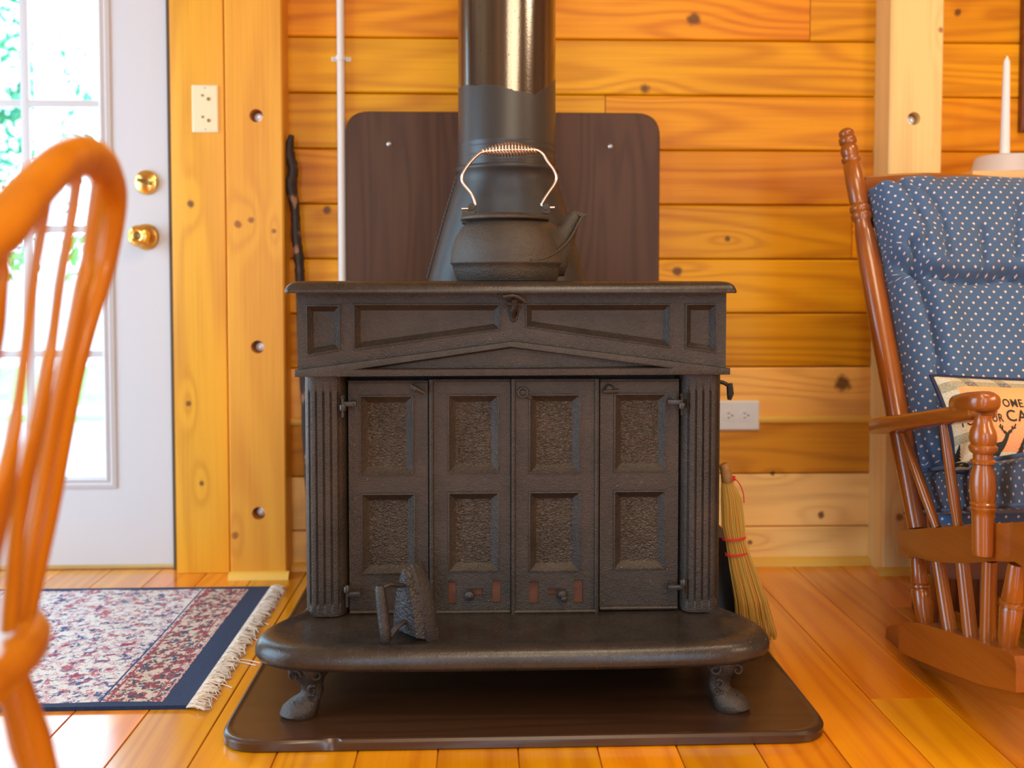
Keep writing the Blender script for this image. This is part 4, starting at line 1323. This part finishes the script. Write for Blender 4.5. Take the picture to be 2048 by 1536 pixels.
# top rail between the posts
tA = SP(1722, 372, .83); tdir = (pb1 - pb0).normalized()
mb = MB()
X0, X1 = .84, 2 * MIDX - .84
secs = []
for k in range(25):
    s_ = k / 24; x_ = X0 + (X1 - X0) * s_
    crest = .016 + .013 * math.sin(math.pi * min(1, s_ * 1.25 + .05)) + .012 * max(0, s_ - .75)
    c_ = Vector((x_, tA.y + .012 + .03 * math.sin(math.pi * s_), tA.z))
    secs.append([c_ + Vector((0, -.011, -.09)), c_ + Vector((0, .011, -.09)), c_ + Vector((0, .011, crest)), c_ + Vector((0, 0, crest + .005)), c_ + Vector((0, -.011, crest))])
mb.loft(secs); mb.build('top_rail', M['maple_x'], rc, 40)
# arms
def XZ(X, Y, py_): return Vector((X, Y, P(960 + 1850 * X / Y, py_, Y).z))
def sqr(c_, w_, t_, ex, n=20): return [c_ + Vector((w_ * math.copysign(abs(math.cos(a)) ** ex, math.cos(a)), 0, t_ * math.copysign(abs(math.sin(a)) ** ex, math.sin(a)))) for a in (2 * math.pi * k / n for k in range(n))]
def arm(mb):
    mb.loft([sqr(XZ(.812 + .010 * max(0, min(1, (1.66 - Y_) / .12)), Y_, py_), w_, t_, .6) for Y_, py_, w_, t_ in ((1.862, 853, .010, .010), (1.856, 853, .019, .0155), (1.84, 852, .024, .0165), (1.78, 848, .026, .0165), (1.70, 843, .026, .0155), (1.62, 836, .025, .0150), (1.55, 829, .025, .0150), (1.48, 822, .025, .0140), (1.472, 822, .016, .009))])
both('arm', arm, M['maple_h'])
def pad_(mb):
    mb.loft([sqr(XZ(.822, Y_, py_), w_, t_, .75, 24) for Y_, py_, w_, t_ in ((1.552, 812, .010, .006), (1.549, 811, .020, .014), (1.538, 809, .027, .0185), (1.51, 807, .029, .0195), (1.478, 805, .027, .0190), (1.462, 805, .020, .0150), (1.457, 805, .010, .008))])
both('hand_rest', pad_, M['maple_h'])
# turned arm post
ap0, ap1 = SP(1966, 1113, .812), SP(1966, 828, .812)
def remap2(py_): return (1113 - py_) / (1113 - 828)
def apost(mb):
    k = remap2
    pr_ = [(1113, .010), (1110, .0150), (1100, .0160), (1060, .0165), (1032, .0170), (1022, .0175), (1019, .0195), (1015, .0200), (1012, .0180), (1009, .0200), (1006, .0200), (1003, .0175), (998, .0190), (975, .0205), (950, .0190), (934, .0150),
           (929, .0145), (926, .0190), (922, .0195), (918, .0150), (908, .0150), (903, .0200), (898, .0215), (893, .0215), (889, .0180), (884, .0200), (874, .0210), (862, .0195), (850, .0150), (842, .0135), (836, .0125), (830, .0140)]
    mb.spindle(ap0, ap1, [(k(a), b) for a, b in pr_], 24)
both('arm_post', apost, M['maple'])
for (a, b), (c_, d_) in (((1806, 868), (1874, 1056)), ((1886, 845), (1917, 1056))):
    q0, q1 = SP(c_, d_, .833), SP(a, b, .815)
    both('arm_spindle', turned(q0, q1, [(0, .0078), (.3, .0095), (.7, .0085), (1, .006)], 14), M['maple'])
# screw plugs on the arm post
# seat side board
def extr_side(name, polypx, X0_, th, mat=M['maple_h'], rnd=0.0):
    base = [SP(a, b, X0_) for a, b in polypx]
    poly = [(p_.y, p_.z) for p_ in base]
    if rnd: poly = rounded(poly, rnd, 3)
    def g(mb):
        mb.loft([[(X0_ + dx_, a, b) for a, b in inset(poly, o)] for dx_, o in ((.003, .0), (0, .003))][::-1] + [[(X0_ + th - .003, a, b) for a, b in poly], [(X0_ + th, a, b) for a, b in inset(poly, .003)]], cap0=False, cap1=False)
        L = len(poly)
    def g2(mb):
        mb.prism(poly, lambda a, b: Vector((X0_, a, b)), lambda a, b: Vector((X0_ + th, a, b)))
        es = [e for e in mb.bm.edges if len(e.link_faces) == 2 and e.calc_face_angle(0) > 1.2]
        bmesh.ops.bevel(mb.bm, geom=es, offset=.0035, segments=2, affect='EDGES', profile=.5)
    both(name, g2, mat, 40)
extr_side('seat_rail', [(1794, 1062), (1798, 1112), (1830, 1114), (1870, 1124), (1930, 1127), (1990, 1122), (2030, 1124), (2048, 1136), (2075, 1142), (2075, 1042), (1990, 1047), (1900, 1053)], .825, .026)
mb = MB()                                    # seat deck and cross rails
zs0, zs1 = SP(1800, 1085, .83), SP(2070, 1085, .83)
for (yy, zz_) in ((zs0.y - .02, zs0.z + .0), (zs1.y + .015, zs1.z)):
    mb = MB(); mb.box(.84, 2 * MIDX - .84, yy - .012, yy + .012, zz_ - .028, zz_ + .022, .003)
    mb.build('cross_rail', M['maple_x'], rc)
# lower spindles
tn = [(0, .011), (.05, .0125), (.25, .0155), (.50, .0175), (.535, .0150), (.55, .0185), (.58, .0185), (.595, .0145), (.62, .0165), (.80, .0140), (.96, .0125), (1, .011)]
both('spindle', turned(SP(1850, 1252, .838), SP(1834, 1113, .838), tn), M['maple'])
for (a, b), (c_, d_) in (((1900, 1265), (1877, 1124)), ((1942, 1280), (1925, 1124)), ((1975, 1294), (1979, 1122))):
    both('spindle', turned(SP(a, b, .838), SP(c_, d_, .838), [(0, .0125), (.5, .0120), (1, .0115)], 14), M['maple'])
both('spindle', turned(SP(2013, 1306, .838), SP(2033, 1128, .838), tn), M['maple'])
# rocker: long bent runner and the thicker applied side board
extr_side('runner_board', [(1797, 1258), (1801, 1248), (1812, 1244), (1838, 1246), (1900, 1264), (1960, 1283), (2014, 1303), (2028, 1312), (2032, 1330), (2032, 1385), (2010, 1380), (1960, 1369), (1890, 1343), (1830, 1318), (1797, 1303)], .818, .036)
extr_side('runner', [(1772, 1256), (1782, 1250), (1800, 1250), (1900, 1285), (2030, 1325), (2048, 1318), (2100, 1322), (2110, 1400), (2048, 1420), (1960, 1392), (1900, 1366), (1840, 1334), (1800, 1312), (1770, 1292)], .855, .022)

# ---- cushions
nb = Vector((1, 0, 0)).cross(tdir).normalized()       # normal of the back plane
if nb.y > 0: nb = -nb
Bo = Vector((.862, pb0.y, pb0.z)) + nb * .012
def bplane(px_, py_, off=.035): return PP(px_, py_, Bo + nb * off, nb)
def buv(px_, py_):
    q = bplane(px_, py_) - Bo; return (q.x, q.dot(tdir))
seamA = catmull([buv(1826, 500), buv(1840, 545), buv(1858, 610), buv(1872, 680), buv(1880, 745), buv(1888, 830), buv(1896, 920)], 8)
seamH = catmull([buv(1738, 470), buv(1762, 490), buv(1795, 520), buv(1830, 545), buv(1880, 560), buv(1930, 565), buv(1980, 562), buv(2048, 540), buv(2120, 505)], 8)
folds = [catmull([buv(1808, 365), buv(1822, 400), buv(1840, 450), buv(1850, 520)], 6), catmull([buv(1835, 380), buv(1862, 410), buv(1885, 460), buv(1890, 530)], 6), catmull([buv(2030, 420), buv(2026, 470), buv(2024, 520)], 6), catmull([buv(1960, 470), buv(1962, 555)], 6)]
def dseg(p_, line):
    m_ = 9.
    for i in range(len(line) - 1):
        ax_, ay_ = line[i][:2]; bx_, by_ = line[i + 1][:2]
        vx, vy = bx_ - ax_, by_ - ay_; L2 = vx * vx + vy * vy + 1e-12
        t_ = max(0, min(1, ((p_[0] - ax_) * vx + (p_[1] - ay_) * vy) / L2))
        m_ = min(m_, math.hypot(p_[0] - ax_ - vx * t_, p_[1] - ay_ - vy * t_))
    return m_
Wb = 2 * (MIDX - .862); vtop = buv(1900, 362)[1]
def mirrored(line): return [(Wb - a, b) for a, b in line]
allsA = [seamA, mirrored(seamA)]
hl = [p_ for p_ in seamH if p_[0] < Wb / 2]; hl = hl + [(Wb - a, b) for a, b in hl[::-1]]
def top_edge(u_): return vtop + .012 * math.sin(math.pi * u_ / Wb) + (.006 if .05 < u_ < .12 else 0)
mb = MB(); uvl = mb.bm.loops.layers.uv.new('UVMap')
NU, NV = 90, 130
grid = []; uvs = {}
for i in range(NU + 1):
    row = []
    for j in range(NV + 1):
        s_, t_ = i / NU, j / NV
        te = top_edge(s_ * Wb)
        narrow = .0
        u_ = s_ * Wb; v_ = t_ * te
        e_ = min(min(s_, 1 - s_) * Wb, (1 - t_) * te + .002, t_ * te + .03)
        hgt = .012 + .050 * min(1, e_ / .05) ** .5
        for l_ in allsA:
            d_ = dseg((u_, v_), l_); hgt -= .024 * math.exp(-(d_ / .009) ** 2); hgt += .010 * math.exp(-((d_ - .03) / .028) ** 2)
        d_ = dseg((u_, v_), hl); above = v_ > buv(1930, 562)[1] - .02
        hgt -= .022 * math.exp(-(d_ / .010) ** 2)
        # head roll is plumper
        if s_ * Wb > 0:
            import bisect
            hv = min(hl, key=lambda q_: abs(q_[0] - u_))[1]
            if v_ > hv: hgt += .022 * min(1, (v_ - hv) / .03) ** .6
        for l_ in folds:
            d_ = dseg((u_, v_), l_); hgt -= .012 * math.exp(-(d_ / .007) ** 2)
        hgt += .0015 * math.sin(u_ * 80 + 2 * math.sin(v_ * 30)) * (1 if v_ > .5 else .4)
        if t_ == 1: hgt = .012
        p_ = Bo + Vector((u_, 0, 0)) + tdir * v_ + nb * hgt
        vt = mb.bm.verts.new(p_); uvs[vt] = (u_, v_); row.append(vt)
    grid.append(row)
for j in range(NV + 1):                      # cloth is as long as the surface it covers
    mid_ = NU // 2; acc = uvs[grid[mid_][j]][0]
    for i in range(mid_ - 1, -1, -1):
        acc -= (grid[i][j].co - grid[i + 1][j].co).length; uvs[grid[i][j]] = (acc, uvs[grid[i][j]][1])
    acc = uvs[grid[mid_][j]][0]
    for i in range(mid_ + 1, NU + 1):
        acc += (grid[i][j].co - grid[i - 1][j].co).length; uvs[grid[i][j]] = (acc, uvs[grid[i][j]][1])
def gridfaces(mb, grid, uvs, uvl):
    for i in range(len(grid) - 1):
        for j in range(len(grid[0]) - 1):
            f = mb.face((grid[i][j], grid[i + 1][j], grid[i + 1][j + 1], grid[i][j + 1]))
            for l in f.loops: l[uvl].uv = uvs[l.vert]
gridfaces(mb, grid, uvs, uvl)
def close_back(mb, grid, vec, uvs, uvl):
    n, m_ = len(grid) - 1, len(grid[0]) - 1
    rg = [grid[i][0] for i in range(n + 1)] + [grid[n][j] for j in range(1, m_ + 1)] + [grid[i][m_] for i in range(n - 1, -1, -1)] + [grid[0][j] for j in range(m_ - 1, 0, -1)]
    bk = [mb.bm.verts.new(v.co + vec(v.co)) for v in rg]
    for a_, b_ in zip(rg, bk): uvs[b_] = (uvs[a_][0] + .02, uvs[a_][1])
    for i in range(len(rg)):
        f = mb.face((rg[i], rg[(i + 1) % len(rg)], bk[(i + 1) % len(rg)], bk[i]))
        if f:
            for l in f.loops: l[uvl].uv = uvs[l.vert]
    f = mb.face(bk)
close_back(mb, grid, lambda c_: -nb * ((c_ - Bo).dot(nb) + .004), uvs, uvl)
bc = mb.build('back_cushion', M['blue'], rc, 70)
bc['label'] = 'blue back cushion with pale diamond dots'

# seat cushion (boxed, tilted like the seat)
sd0 = SP(1828, 1040, .86); sd1 = SP(2066, 1028, .86)
fw = Vector((0, sd1.y - sd0.y, sd1.z - sd0.z)); Ls = fw.length + .03; fw.normalize(); un = Vector((0, -fw.z, fw.y)); 
if un.z < 0: un = -un
So = Vector((.858, sd0.y + .01, sd0.z + .006))
def seat_pt(u_, v_, h_): return So + Vector((u_, 0, 0)) + fw * v_ + un * h_
Ws = 2 * (MIDX - .858)
mb = MB(); uvl = mb.bm.loops.layers.uv.new('UVMap'); uvs = {}; grid = []
th = .088
for i in range(61):
    row = []
    for j in range(61):
        s_, t_ = i / 60, j / 60
        e_ = min(min(s_, 1 - s_) * Ws, min(t_, 1 - t_) * Ls)
        h_ = th - .018 * (1 - min(1, e_ / .035)) ** 2 + .010 * math.sin(math.pi * s_) * math.sin(math.pi * t_) + .0015 * math.sin(s_ * 19 + t_ * 13)
        h_ += .006 * math.exp(-(e_ / .006) ** 2)
        vt = mb.bm.verts.new(seat_pt(s_ * Ws, t_ * Ls, h_)); uvs[vt] = (s_ * Ws, t_ * Ls); row.append(vt)
    grid.append(row)
gridfaces(mb, grid, uvs, uvl)
n = 60
rg = [(i, 0) for i in range(n + 1)] + [(n, j) for j in range(1, n + 1)] + [(i, n) for i in range(n - 1, -1, -1)] + [(0, j) for j in range(n - 1, 0, -1)]
rings_ = [[grid[i][j] for i, j in rg]]
per = 0.0; pers = []
for a_, b_ in zip(rg, rg[1:] + rg[:1]): pers.append(per); per += math.hypot((a_[0] - b_[0]) * Ws / n, (a_[1] - b_[1]) * Ls / n)
for hgt, bulge in ((.058, .006), (.035, .007), (.012, .004), (.004, .008), (.0, .0)):
    rr = []
    for (i, j), s_ in zip(rg, pers):
        u_, v_ = i / n * Ws, j / n * Ls
        du = -1 if i == 0 else (1 if i == n else 0); dv = -1 if j == 0 else (1 if j == n else 0)
        vt = mb.bm.verts.new(seat_pt(u_ + du * bulge, v_ + dv * bulge, hgt)); uvs[vt] = (s_, hgt * 1.0); rr.append(vt)
    rings_.append(rr)
for a_, b_ in zip(rings_[:-1], rings_[1:]):
    for i in range(len(rg)):
        f = mb.face((a_[i], a_[(i + 1) % len(rg)], b_[(i + 1) % len(rg)], b_[i]))
        if f:
            for l in f.loops: l[uvl].uv = uvs[l.vert] if l.vert in b_ else (uvs[l.vert] if a_ is not rings_[0] else (pers[a_.index(l.vert)], .085))
f = mb.face(rings_[-1][::-1])
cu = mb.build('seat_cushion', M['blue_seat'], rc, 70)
mb = MB()
for hgt, b_ in ((.083, .002), (.006, .007)):
    mb.tube([seat_pt(i / n * Ws + (-b_ if i == 0 else (b_ if i == n else 0)), j / n * Ls + (-b_ if j == 0 else (b_ if j == n else 0)), hgt) for i, j in rg[::2]], .0038, 7, closed=True)
mb.build('piping', plain('blue_welt', (.075, .105, .165), .8), cu)
mb = MB()                                    # cushion tie by the back post
q = SP(1833, 1006, .85)
for k in range(5): mb.tube(catmull([q + Vector((.004, 0, 0)), q + Vector((-.004, -.006, .006 - .003 * k)), q + Vector((-.010 + .006 * (k % 2), -.016, .012 - .007 * k))], 4), .0013, 5)
mb.build('cushion_tie', M['fringe'], cu)

# ---- lumbar pillow with its print
TL = P(1862, 752, 1.700); BL = P(1907, 944, 1.585)
pv = (TL - BL); HP = pv.length; pv.normalize()
pu = Vector((.985, -.10, -.02)); pu = (pu - pv * pu.dot(pv)).normalized(); pn = pu.cross(pv)
if pn.y > 0: pn = -pn
WP = .40
def pil(u_, v_, off=0.0):
    s_, t_ = u_ / WP, v_ / HP
    e_ = max(0, min(min(s_, 1 - s_) * WP, min(t_, 1 - t_) * HP))
    pin = .012 * math.sin(math.pi * max(0, min(1, t_)))                   # sides pull in between the corners
    sag = -.006 * math.sin(math.pi * max(0, min(1, s_)))
    uu = u_ + pin * (1 - 2 * s_); vv_ = v_ + sag * (2 * t_ - 1)
    hgt = .040 * (1 - (1 - min(1, e_ / .075)) ** 2.2)
    return BL + pu * uu + pv * vv_ + pn * (hgt + off)
pt0 = thing('lumbar_pillow', tuple(BL + pu * WP / 2), 'small welcome pillow with deer print and plaid border on the rocking chair', 'pillow')
for sgn in (1,):
    mb = MB(); uvl = mb.bm.loops.layers.uv.new('UVMap'); uvs = {}; grid = []
    for i in range(65):
        row = []
        for j in range(37):
            u_, v_ = i / 64 * WP, j / 36 * HP
            vt = mb.bm.verts.new(pil(u_, v_)); uvs[vt] = (u_, v_ * .19 / HP); row.append(vt)
        grid.append(row)
    gridfaces(mb, grid, uvs, uvl)
    back = []
    for i in range(65):
        row = []
        for j in range(37):
            if i in (0, 64) or j in (0, 36): row.append(grid[i][j]); continue
            a_ = pil(i / 64 * WP, j / 36 * HP); b_ = pil(i / 64 * WP, j / 36 * HP, 0)
            base = a_ - pn * (a_ - BL).dot(pn)
            vt = mb.bm.verts.new(base - pn * (a_ - BL).dot(pn) * .45); uvs[vt] = (i / 64 * WP, .01); row.append(vt)
        back.append(row)
    gridfaces(mb, back, uvs, uvl)
    mb.build('pillow_body', M['pillow'], pt0, 70)
mb = MB()
rim_ = [(i / 40 * WP, 0) for i in range(40)] + [(WP, j / 20 * HP) for j in range(20)] + [(WP - i / 40 * WP, HP) for i in range(40)] + [(0, HP - j / 20 * HP) for j in range(20)]
mb.tube([pil(a, b) for a, b in rim_], .0042, 7, closed=True)
lab(mb.build('pillow_piping', M['piping'], pt0), 'navy cord edging')
def puv(px_, py_):
    q = PP(px_, py_, BL + pn * .04, pn) - BL; return q.dot(pu), q.dot(pv)
def printed(name, polys, mat=M['blackink'], off=.0012, sub=1):
    mb = MB()
    for poly in polys:
        tri_ = tessellate_polygon([[Vector((a, b, 0)) for a, b in poly]])
        vs = [mb.bm.verts.new((a, b, 0)) for a, b in poly]
        for t_ in tri_: mb.face([vs[i] for i in t_])
    bmesh.ops.subdivide_edges(mb.bm, edges=[e for e in mb.bm.edges if e.calc_length() > .008], cuts=2, use_grid_fill=False)
    bmesh.ops.triangulate(mb.bm, faces=mb.bm.faces)
    for v in mb.bm.verts: v.co = pil(v.co.x, v.co.y, off)
    return mb.build(name, mat, pt0)
def text_print(name, body, x_, y_, size, kx_=.70):
    cd = bpy.data.curves.new(name, 'FONT'); cd.body = body; cd.size = size; cd.space_character = 1.12; cd.offset = .0002
    cd.resolution_u = 3
    to = bpy.data.objects.new('tmp', cd); COL.objects.link(to)
    dg = bpy.context.evaluated_depsgraph_get(); me = bpy.data.meshes.new_from_object(to.evaluated_get(dg))
    bpy.data.objects.remove(to)
    mb = MB(); mb.bm.from_mesh(me)
    for v in mb.bm.verts: v.co = pil(x_ + v.co.x * kx_, y_ + v.co.y, .0014)
    mb.build(name, M['blackink'], pt0)
a1 = puv(1999, 813); a2 = puv(1981, 844); a2c = puv(2007, 843)
text_print('pillow_lettering', 'WELC', a1[0] - .056, a1[1] + .001, .024)
text_print('pillow_lettering', 'OME', a1[0], a1[1], .024)
text_print('pillow_lettering', 'TO O', a2[0] - .054, a2[1], .024, .62)
text_print('pillow_lettering', 'UR', a2[0] - .004, a2[1], .024, .62)
text_print('pillow_lettering', 'CABIN', a2c[0], a2c[1], .034, .80)
def px_poly(l): return [puv(a, b) for a, b in l]
deer = [(1989, 887), (2000, 884), (2010, 882), (2013, 876), (2014, 869), (2009, 866), (2008, 862), (2012, 863), (2017, 866), (2021, 864), (2026, 862), (2027, 865), (2022, 869), (2021, 880), (2018, 893), (2014, 900), (2013, 908), (2014, 927), (2011, 927), (2009, 906), (2004, 904), (2001, 907), (2000, 928), (1997, 928), (1996, 906), (1993, 905), (1990, 914), (1989, 926), (1986, 926), (1986, 908), (1987, 896)]
deer = [(a - 8, b if b < 905 else 905 + (b - 905) * .58) for a, b in deer]
printed('deer_print', [px_poly(deer)])
def stroke(l, w_=.0011):
    out = []
    for (a, b), (c_, d_) in zip(l[:-1], l[1:]):
        dx_, dy_ = c_ - a, d_ - b; L_ = math.hypot(dx_, dy_) or 1; nx, ny = -dy_ / L_ * w_, dx_ / L_ * w_
        out.append([(a + nx, b + ny), (c_ + nx, d_ + ny), (c_ - nx, d_ - ny), (a - nx, b - ny)])
    return out
ant = []
for l_ in ([(2014, 865), (2006, 861), (2001, 854), (2001, 849)], [(2003, 857), (1998, 853)], [(2006, 861), (2005, 852)], [(2019, 864), (2027, 860), (2032, 853), (2033, 849)], [(2029, 858), (2034, 857)], [(2026, 860), (2026, 853)]):
    ant += stroke(px_poly([(a - 8, b) for a, b in l_]))
printed('antler_print', ant)
def tree_p(cx__, top, bot, w_):
    pts_ = [(cx__, top)]; n_ = 5; rt = []
    for k in range(1, n_ + 1):
        y_ = top + (bot - top) * k / n_; ww = w_ * k / n_
        rt += [(cx__ + ww, y_), (cx__ + ww * .55, y_ - 1)]
    lf = [(2 * cx__ - a, b) for a, b in rt[::-1]]
    return px_poly(pts_ + rt + lf)
printed('tree_print', [tree_p(1922, 873, 908, 9), tree_p(2046, 874, 912, 10), px_poly([(1914, 906), (1925, 909), (1950, 915), (1950, 919), (1925, 917), (1914, 914)]),
                       px_poly([(1980, 917), (2030, 916), (2052, 908), (2100, 905), (2100, 917), (2052, 919), (1980, 921)]), tree_p(2066, 868, 912, 11)], off=.0010)

# ================================================================= CABINET, BOWL, CANDLE, STOOL
YCb = 2.13
cbx = sx(1944, YCb, 400); cz1 = P(2000, 341, YCb).z
t0 = thing('cabinet', (cbx + .3, 2.26, 0), 'pale pine cabinet standing against the wall behind the rocking chair', 'cabinet')
mb = MB(); mb.box(cbx, cbx + .62, YCb, 2.40, cz1 - .020, cz1, .004); mb.build('cabinet_top', M['pinebox'], t0)
mb = MB(); mb.box(cbx + .012, cbx + .608, YCb + .014, 2.39, .09, cz1 - .0195, .002); mb.build('carcass', M['pinebox'], t0)
mb = MB(); mb.box(cbx + .10, cbx + .15, YCb + .004, YCb + .016, .095, cz1 - .03); mb.box(cbx + .55, cbx + .60, YCb + .004, YCb + .016, .095, cz1 - .03)
mb.build('corner_stile', M['whitegloss'], t0)
mb = MB(); mb.box(cbx + .02, cbx + .60, YCb + .02, 2.38, 0, .0905); mb.build('plinth', M['dark_stool'], t0)

q = P(2030, 340, 2.20)
bwx = P(1957, 335, 2.20).x + .078
mb = MB(); mb.recenter = True
mb.lathe([(.076, 0), (.078, .003), (.074, .020), (.070, .036), (.067, .043), (.063, .0455), (.045, .047), (.001, .0475)], (bwx, 2.22, cz1), (0, 0, 1), 40)
tag(mb.build('glass_dish', M['frost']), 'inverted frosted glass dish on the pale cabinet', 'dish')
cdz = cz1 + .0475
cx2 = P(2008, 200, 2.20).x
mb_t = thing('taper_candle', (cx2, 2.20, cdz), 'tall white taper candle standing on the frosted glass dish', 'candle')
ctz = P(2012, 122, 2.20).z
cb_, ct_ = P(2009.5, 297, 2.20), P(2013.5, 122, 2.20)
mb = MB(); mb.spindle((cb_.x, 2.20, cdz - .001), (ct_.x, 2.20, ct_.z), [(0, .0115), (.3, .0102), (.7, .0086), (.97, .0076), (1, .0068)], 20)
cb = mb.build('candle_body', M['candle'], mb_t, 60)
mb = MB(); mb.spindle((ct_.x, 2.20, ct_.z - .0005), (ct_.x + .001, 2.20, ct_.z + .012), [(0, .0068), (.5, .004), (1, .0012)], 12)
mb.build('candle_tip', M['candle'], mb_t)

t0 = thing('footstool', (1.10, 1.99, 0), 'low dark wooden footstool seen between the rocking chair spindles', 'footstool')
s0 = P(1857, 1160, 1.93); 
mb = MB()
zt0, zb0 = .175, .118
poly = rounded([(s0.x, zb0), (s0.x + .44, zb0 - .0), (s0.x + .44, zt0), (s0.x, zt0)], [.022, .003, .003, .022], 5)
mb.prism(poly, lambda a, b: Vector((a, 1.925 - (a - s0.x) * .10, b)), lambda a, b: Vector((a, 1.950 - (a - s0.x) * .10, b)))
mb.build('side_rail', M['dark_stool'], t0, 40)
mb = MB(); mb.box(s0.x + .02, s0.x + .43, 1.951, 2.08, zt0 - .014, zt0, .003); mb.build('stool_top', M['dark_stool'], t0)
for dx_ in (.045, .135, .30, .40):
    for dy_ in (1.960, 2.06):
        mb = MB(); mb.box(s0.x + dx_ - .013, s0.x + dx_ + .013, dy_ - .012, dy_ + .012, 0, zt0 - .012, .003); mb.build('leg', M['dark_stool'], t0)

# ================================================================= WINDSOR CHAIR (LEFT FOREGROUND)
W0 = Vector((-.417, .847, .44))
wl = Vector((.12, -.993, 0)).normalized(); wu = Vector((.059, .073, .40)).normalized()
wn = wl.cross(wu).normalized()
def WP_(px_, py_): return PP(px_, py_, W0, wn)
wc = thing('windsor_chair', (-.62, .70, 0), 'honey oak bow back windsor chair at the left edge near the camera', 'chair')
bow_px = [(44, 1256, .0125), (72, 1120, .0135), (97, 1000, .0140), (118, 880, .0145), (142, 750, .0150), (170, 640, .0155), (200, 540, .0165), (216, 450, .0185), (219, 385, .0195), (203, 335, .0190), (170, 312, .0185), (130, 322, .0185), (90, 355, .0190), (45, 405, .0200), (8, 452, .0205)]
bow = [(*WP_(a, b), r_) for a, b, r_ in bow_px]
# carry the bow on symmetrically to its other foot
cen = Vector(bow[0][:3]); 
last = Vector(bow[-1][:3])
s_of = lambda p_: (p_ - W0).dot(wl); t_of = lambda p_: (p_ - W0).dot(wu)
sL, tL = s_of(last), t_of(last)
smax = max(sL + .06, .36)
for a, b in ((-60, 522), (-135, 640), (-190, 780), (-220, 930), (-235, 1090), (-245, 1262)):
    bow.append((*WP_(a, b), .017))
cp = catmull(bow, 8)
mb = MB(); mb.tube([p_[:3] for p_ in cp], [p_[3] for p_ in cp], 16, flat=(tuple(wn), .8))
mb.build('bow', M['oak'], wc, 60)
# arrow spindles: thin rod, flat paddle low down
def arrow(pts, name='arrow_spindle'):
    c_ = catmull([(*WP_(a, b), r_) for a, b, r_ in pts], 7)
    mb = MB(); secs = []
    P3 = [Vector(p_[:3]) for p_ in c_]
    for i, p_ in enumerate(P3):
        tg = (P3[min(len(P3) - 1, i + 1)] - P3[max(0, i - 1)]).normalized()
        sd = tg.cross(wn).normalized(); r_ = c_[i][3]; rt = min(r_, .0065)
        secs.append([p_ + sd * r_ * math.cos(q) + wn * rt * math.sin(q) for q in (2 * math.pi * k / 14 for k in range(14))])
    mb.loft(secs); mb.build(name, M['oak'], wc, 60)
arrow([(98, 362, .0055), (84, 450, .0052), (66, 560, .0050), (50, 700, .0048), (34, 820, .0055), (20, 905, .0120), (5, 990, .0250), (-12, 1080, .0190), (-20, 1150, .0085), (-24, 1262, .0070)])
arrow([(158, 325, .0055), (140, 450, .0052), (120, 560, .0050), (104, 680, .0052), (94, 735, .0085), (78, 830, .0150), (58, 920, .0190), (44, 1000, .0150), (30, 1100, .0085), (16, 1258, .0075)])
arrow([(196, 345, .0055), (182, 440, .0052), (172, 520, .0055), (160, 580, .0085), (142, 680, .0130), (120, 780, .0140), (100, 880, .0120), (78, 1000, .0085), (55, 1120, .0070), (36, 1258, .0070)])
arrow([(30, 425, .0055), (8, 490, .0055), (4, 545, .0065), (-2, 585, .0110), (-14, 680, .0170), (-40, 800, .0170), (-60, 900, .0120), (-80, 1050, .0070), (-92, 1262, .0070)])
arrow([(-50, 520, .0055), (-75, 640, .0065), (-105, 760, .0150), (-125, 880, .0150), (-145, 1050, .0070), (-160, 1265, .0070)])
# seat
sc0 = Vector((-.590, .715, .0))
mb = MB(); outl = []
for k in range(56):
    a = 2 * math.pi * k / 56; ca, sa = math.cos(a), math.sin(a)
    rx = .225 * abs(ca) ** .62 * math.copysign(1, ca); ry = .205 * abs(sa) ** .62 * math.copysign(1, sa)
    outl.append((rx * (1 - .05 * ca), ry))
lv = [(.80, .400), (.95, .404), (1.0, .416), (1.005, .428), (.985, .438), (.93, .441), (.80, .434), (.55, .427), (.25, .426)]
mb.loft([[(sc0.x + a * s_, sc0.y + b * s_, z_) for a, b in outl] for s_, z_ in lv])
mb.build('seat', M['oak'], wc, 60)
lg = [(.0, .0125), (.12, .0150), (.3, .0185), (.5, .0200), (.62, .0150), (.65, .0190), (.68, .0150), (.8, .0175), (1, .0130)]
for a, b in ((P(14, 1312, .835), P(78, 1536, .855)),):
    d_ = (b - a).normalized(); bt = a + d_ * (a.z / -d_.z)
    tops = [Vector((a.x, a.y, .405)), Vector((a.x - .005, .56, .405)), Vector((-.73, .83, .405)), Vector((-.73, .56, .405))]
    dv = bt - a
    bots = [bt, Vector((bt.x, .50, 0)), Vector((-.79, .88, 0)), Vector((-.79, .50, 0))]
for a, b in zip(tops, bots):
    mb = MB(); mb.spindle(b, a, lg, 18); mb.build('leg', M['oak'], wc, 60)
def at_z(i, z_): return bots[i].lerp(tops[i], z_ / .405)
mb = MB(); mb.spindle(at_z(0, .27), at_z(2, .27), [(0, .008), (.3, .012), (.5, .014), (.7, .012), (1, .008)]); mb.build('stretcher', M['oak'], wc, 60)
mb = MB(); mb.spindle(at_z(1, .27), at_z(3, .27), [(0, .008), (.3, .012), (.5, .014), (.7, .012), (1, .008)]); mb.build('stretcher', M['oak'], wc, 60)
mb = MB(); mb.spindle((at_z(0, .27) + at_z(2, .27)) / 2, (at_z(1, .27) + at_z(3, .27)) / 2, [(0, .008), (.3, .012), (.5, .014), (.7, .012), (1, .008)]); mb.build('stretcher', M['oak'], wc, 60)
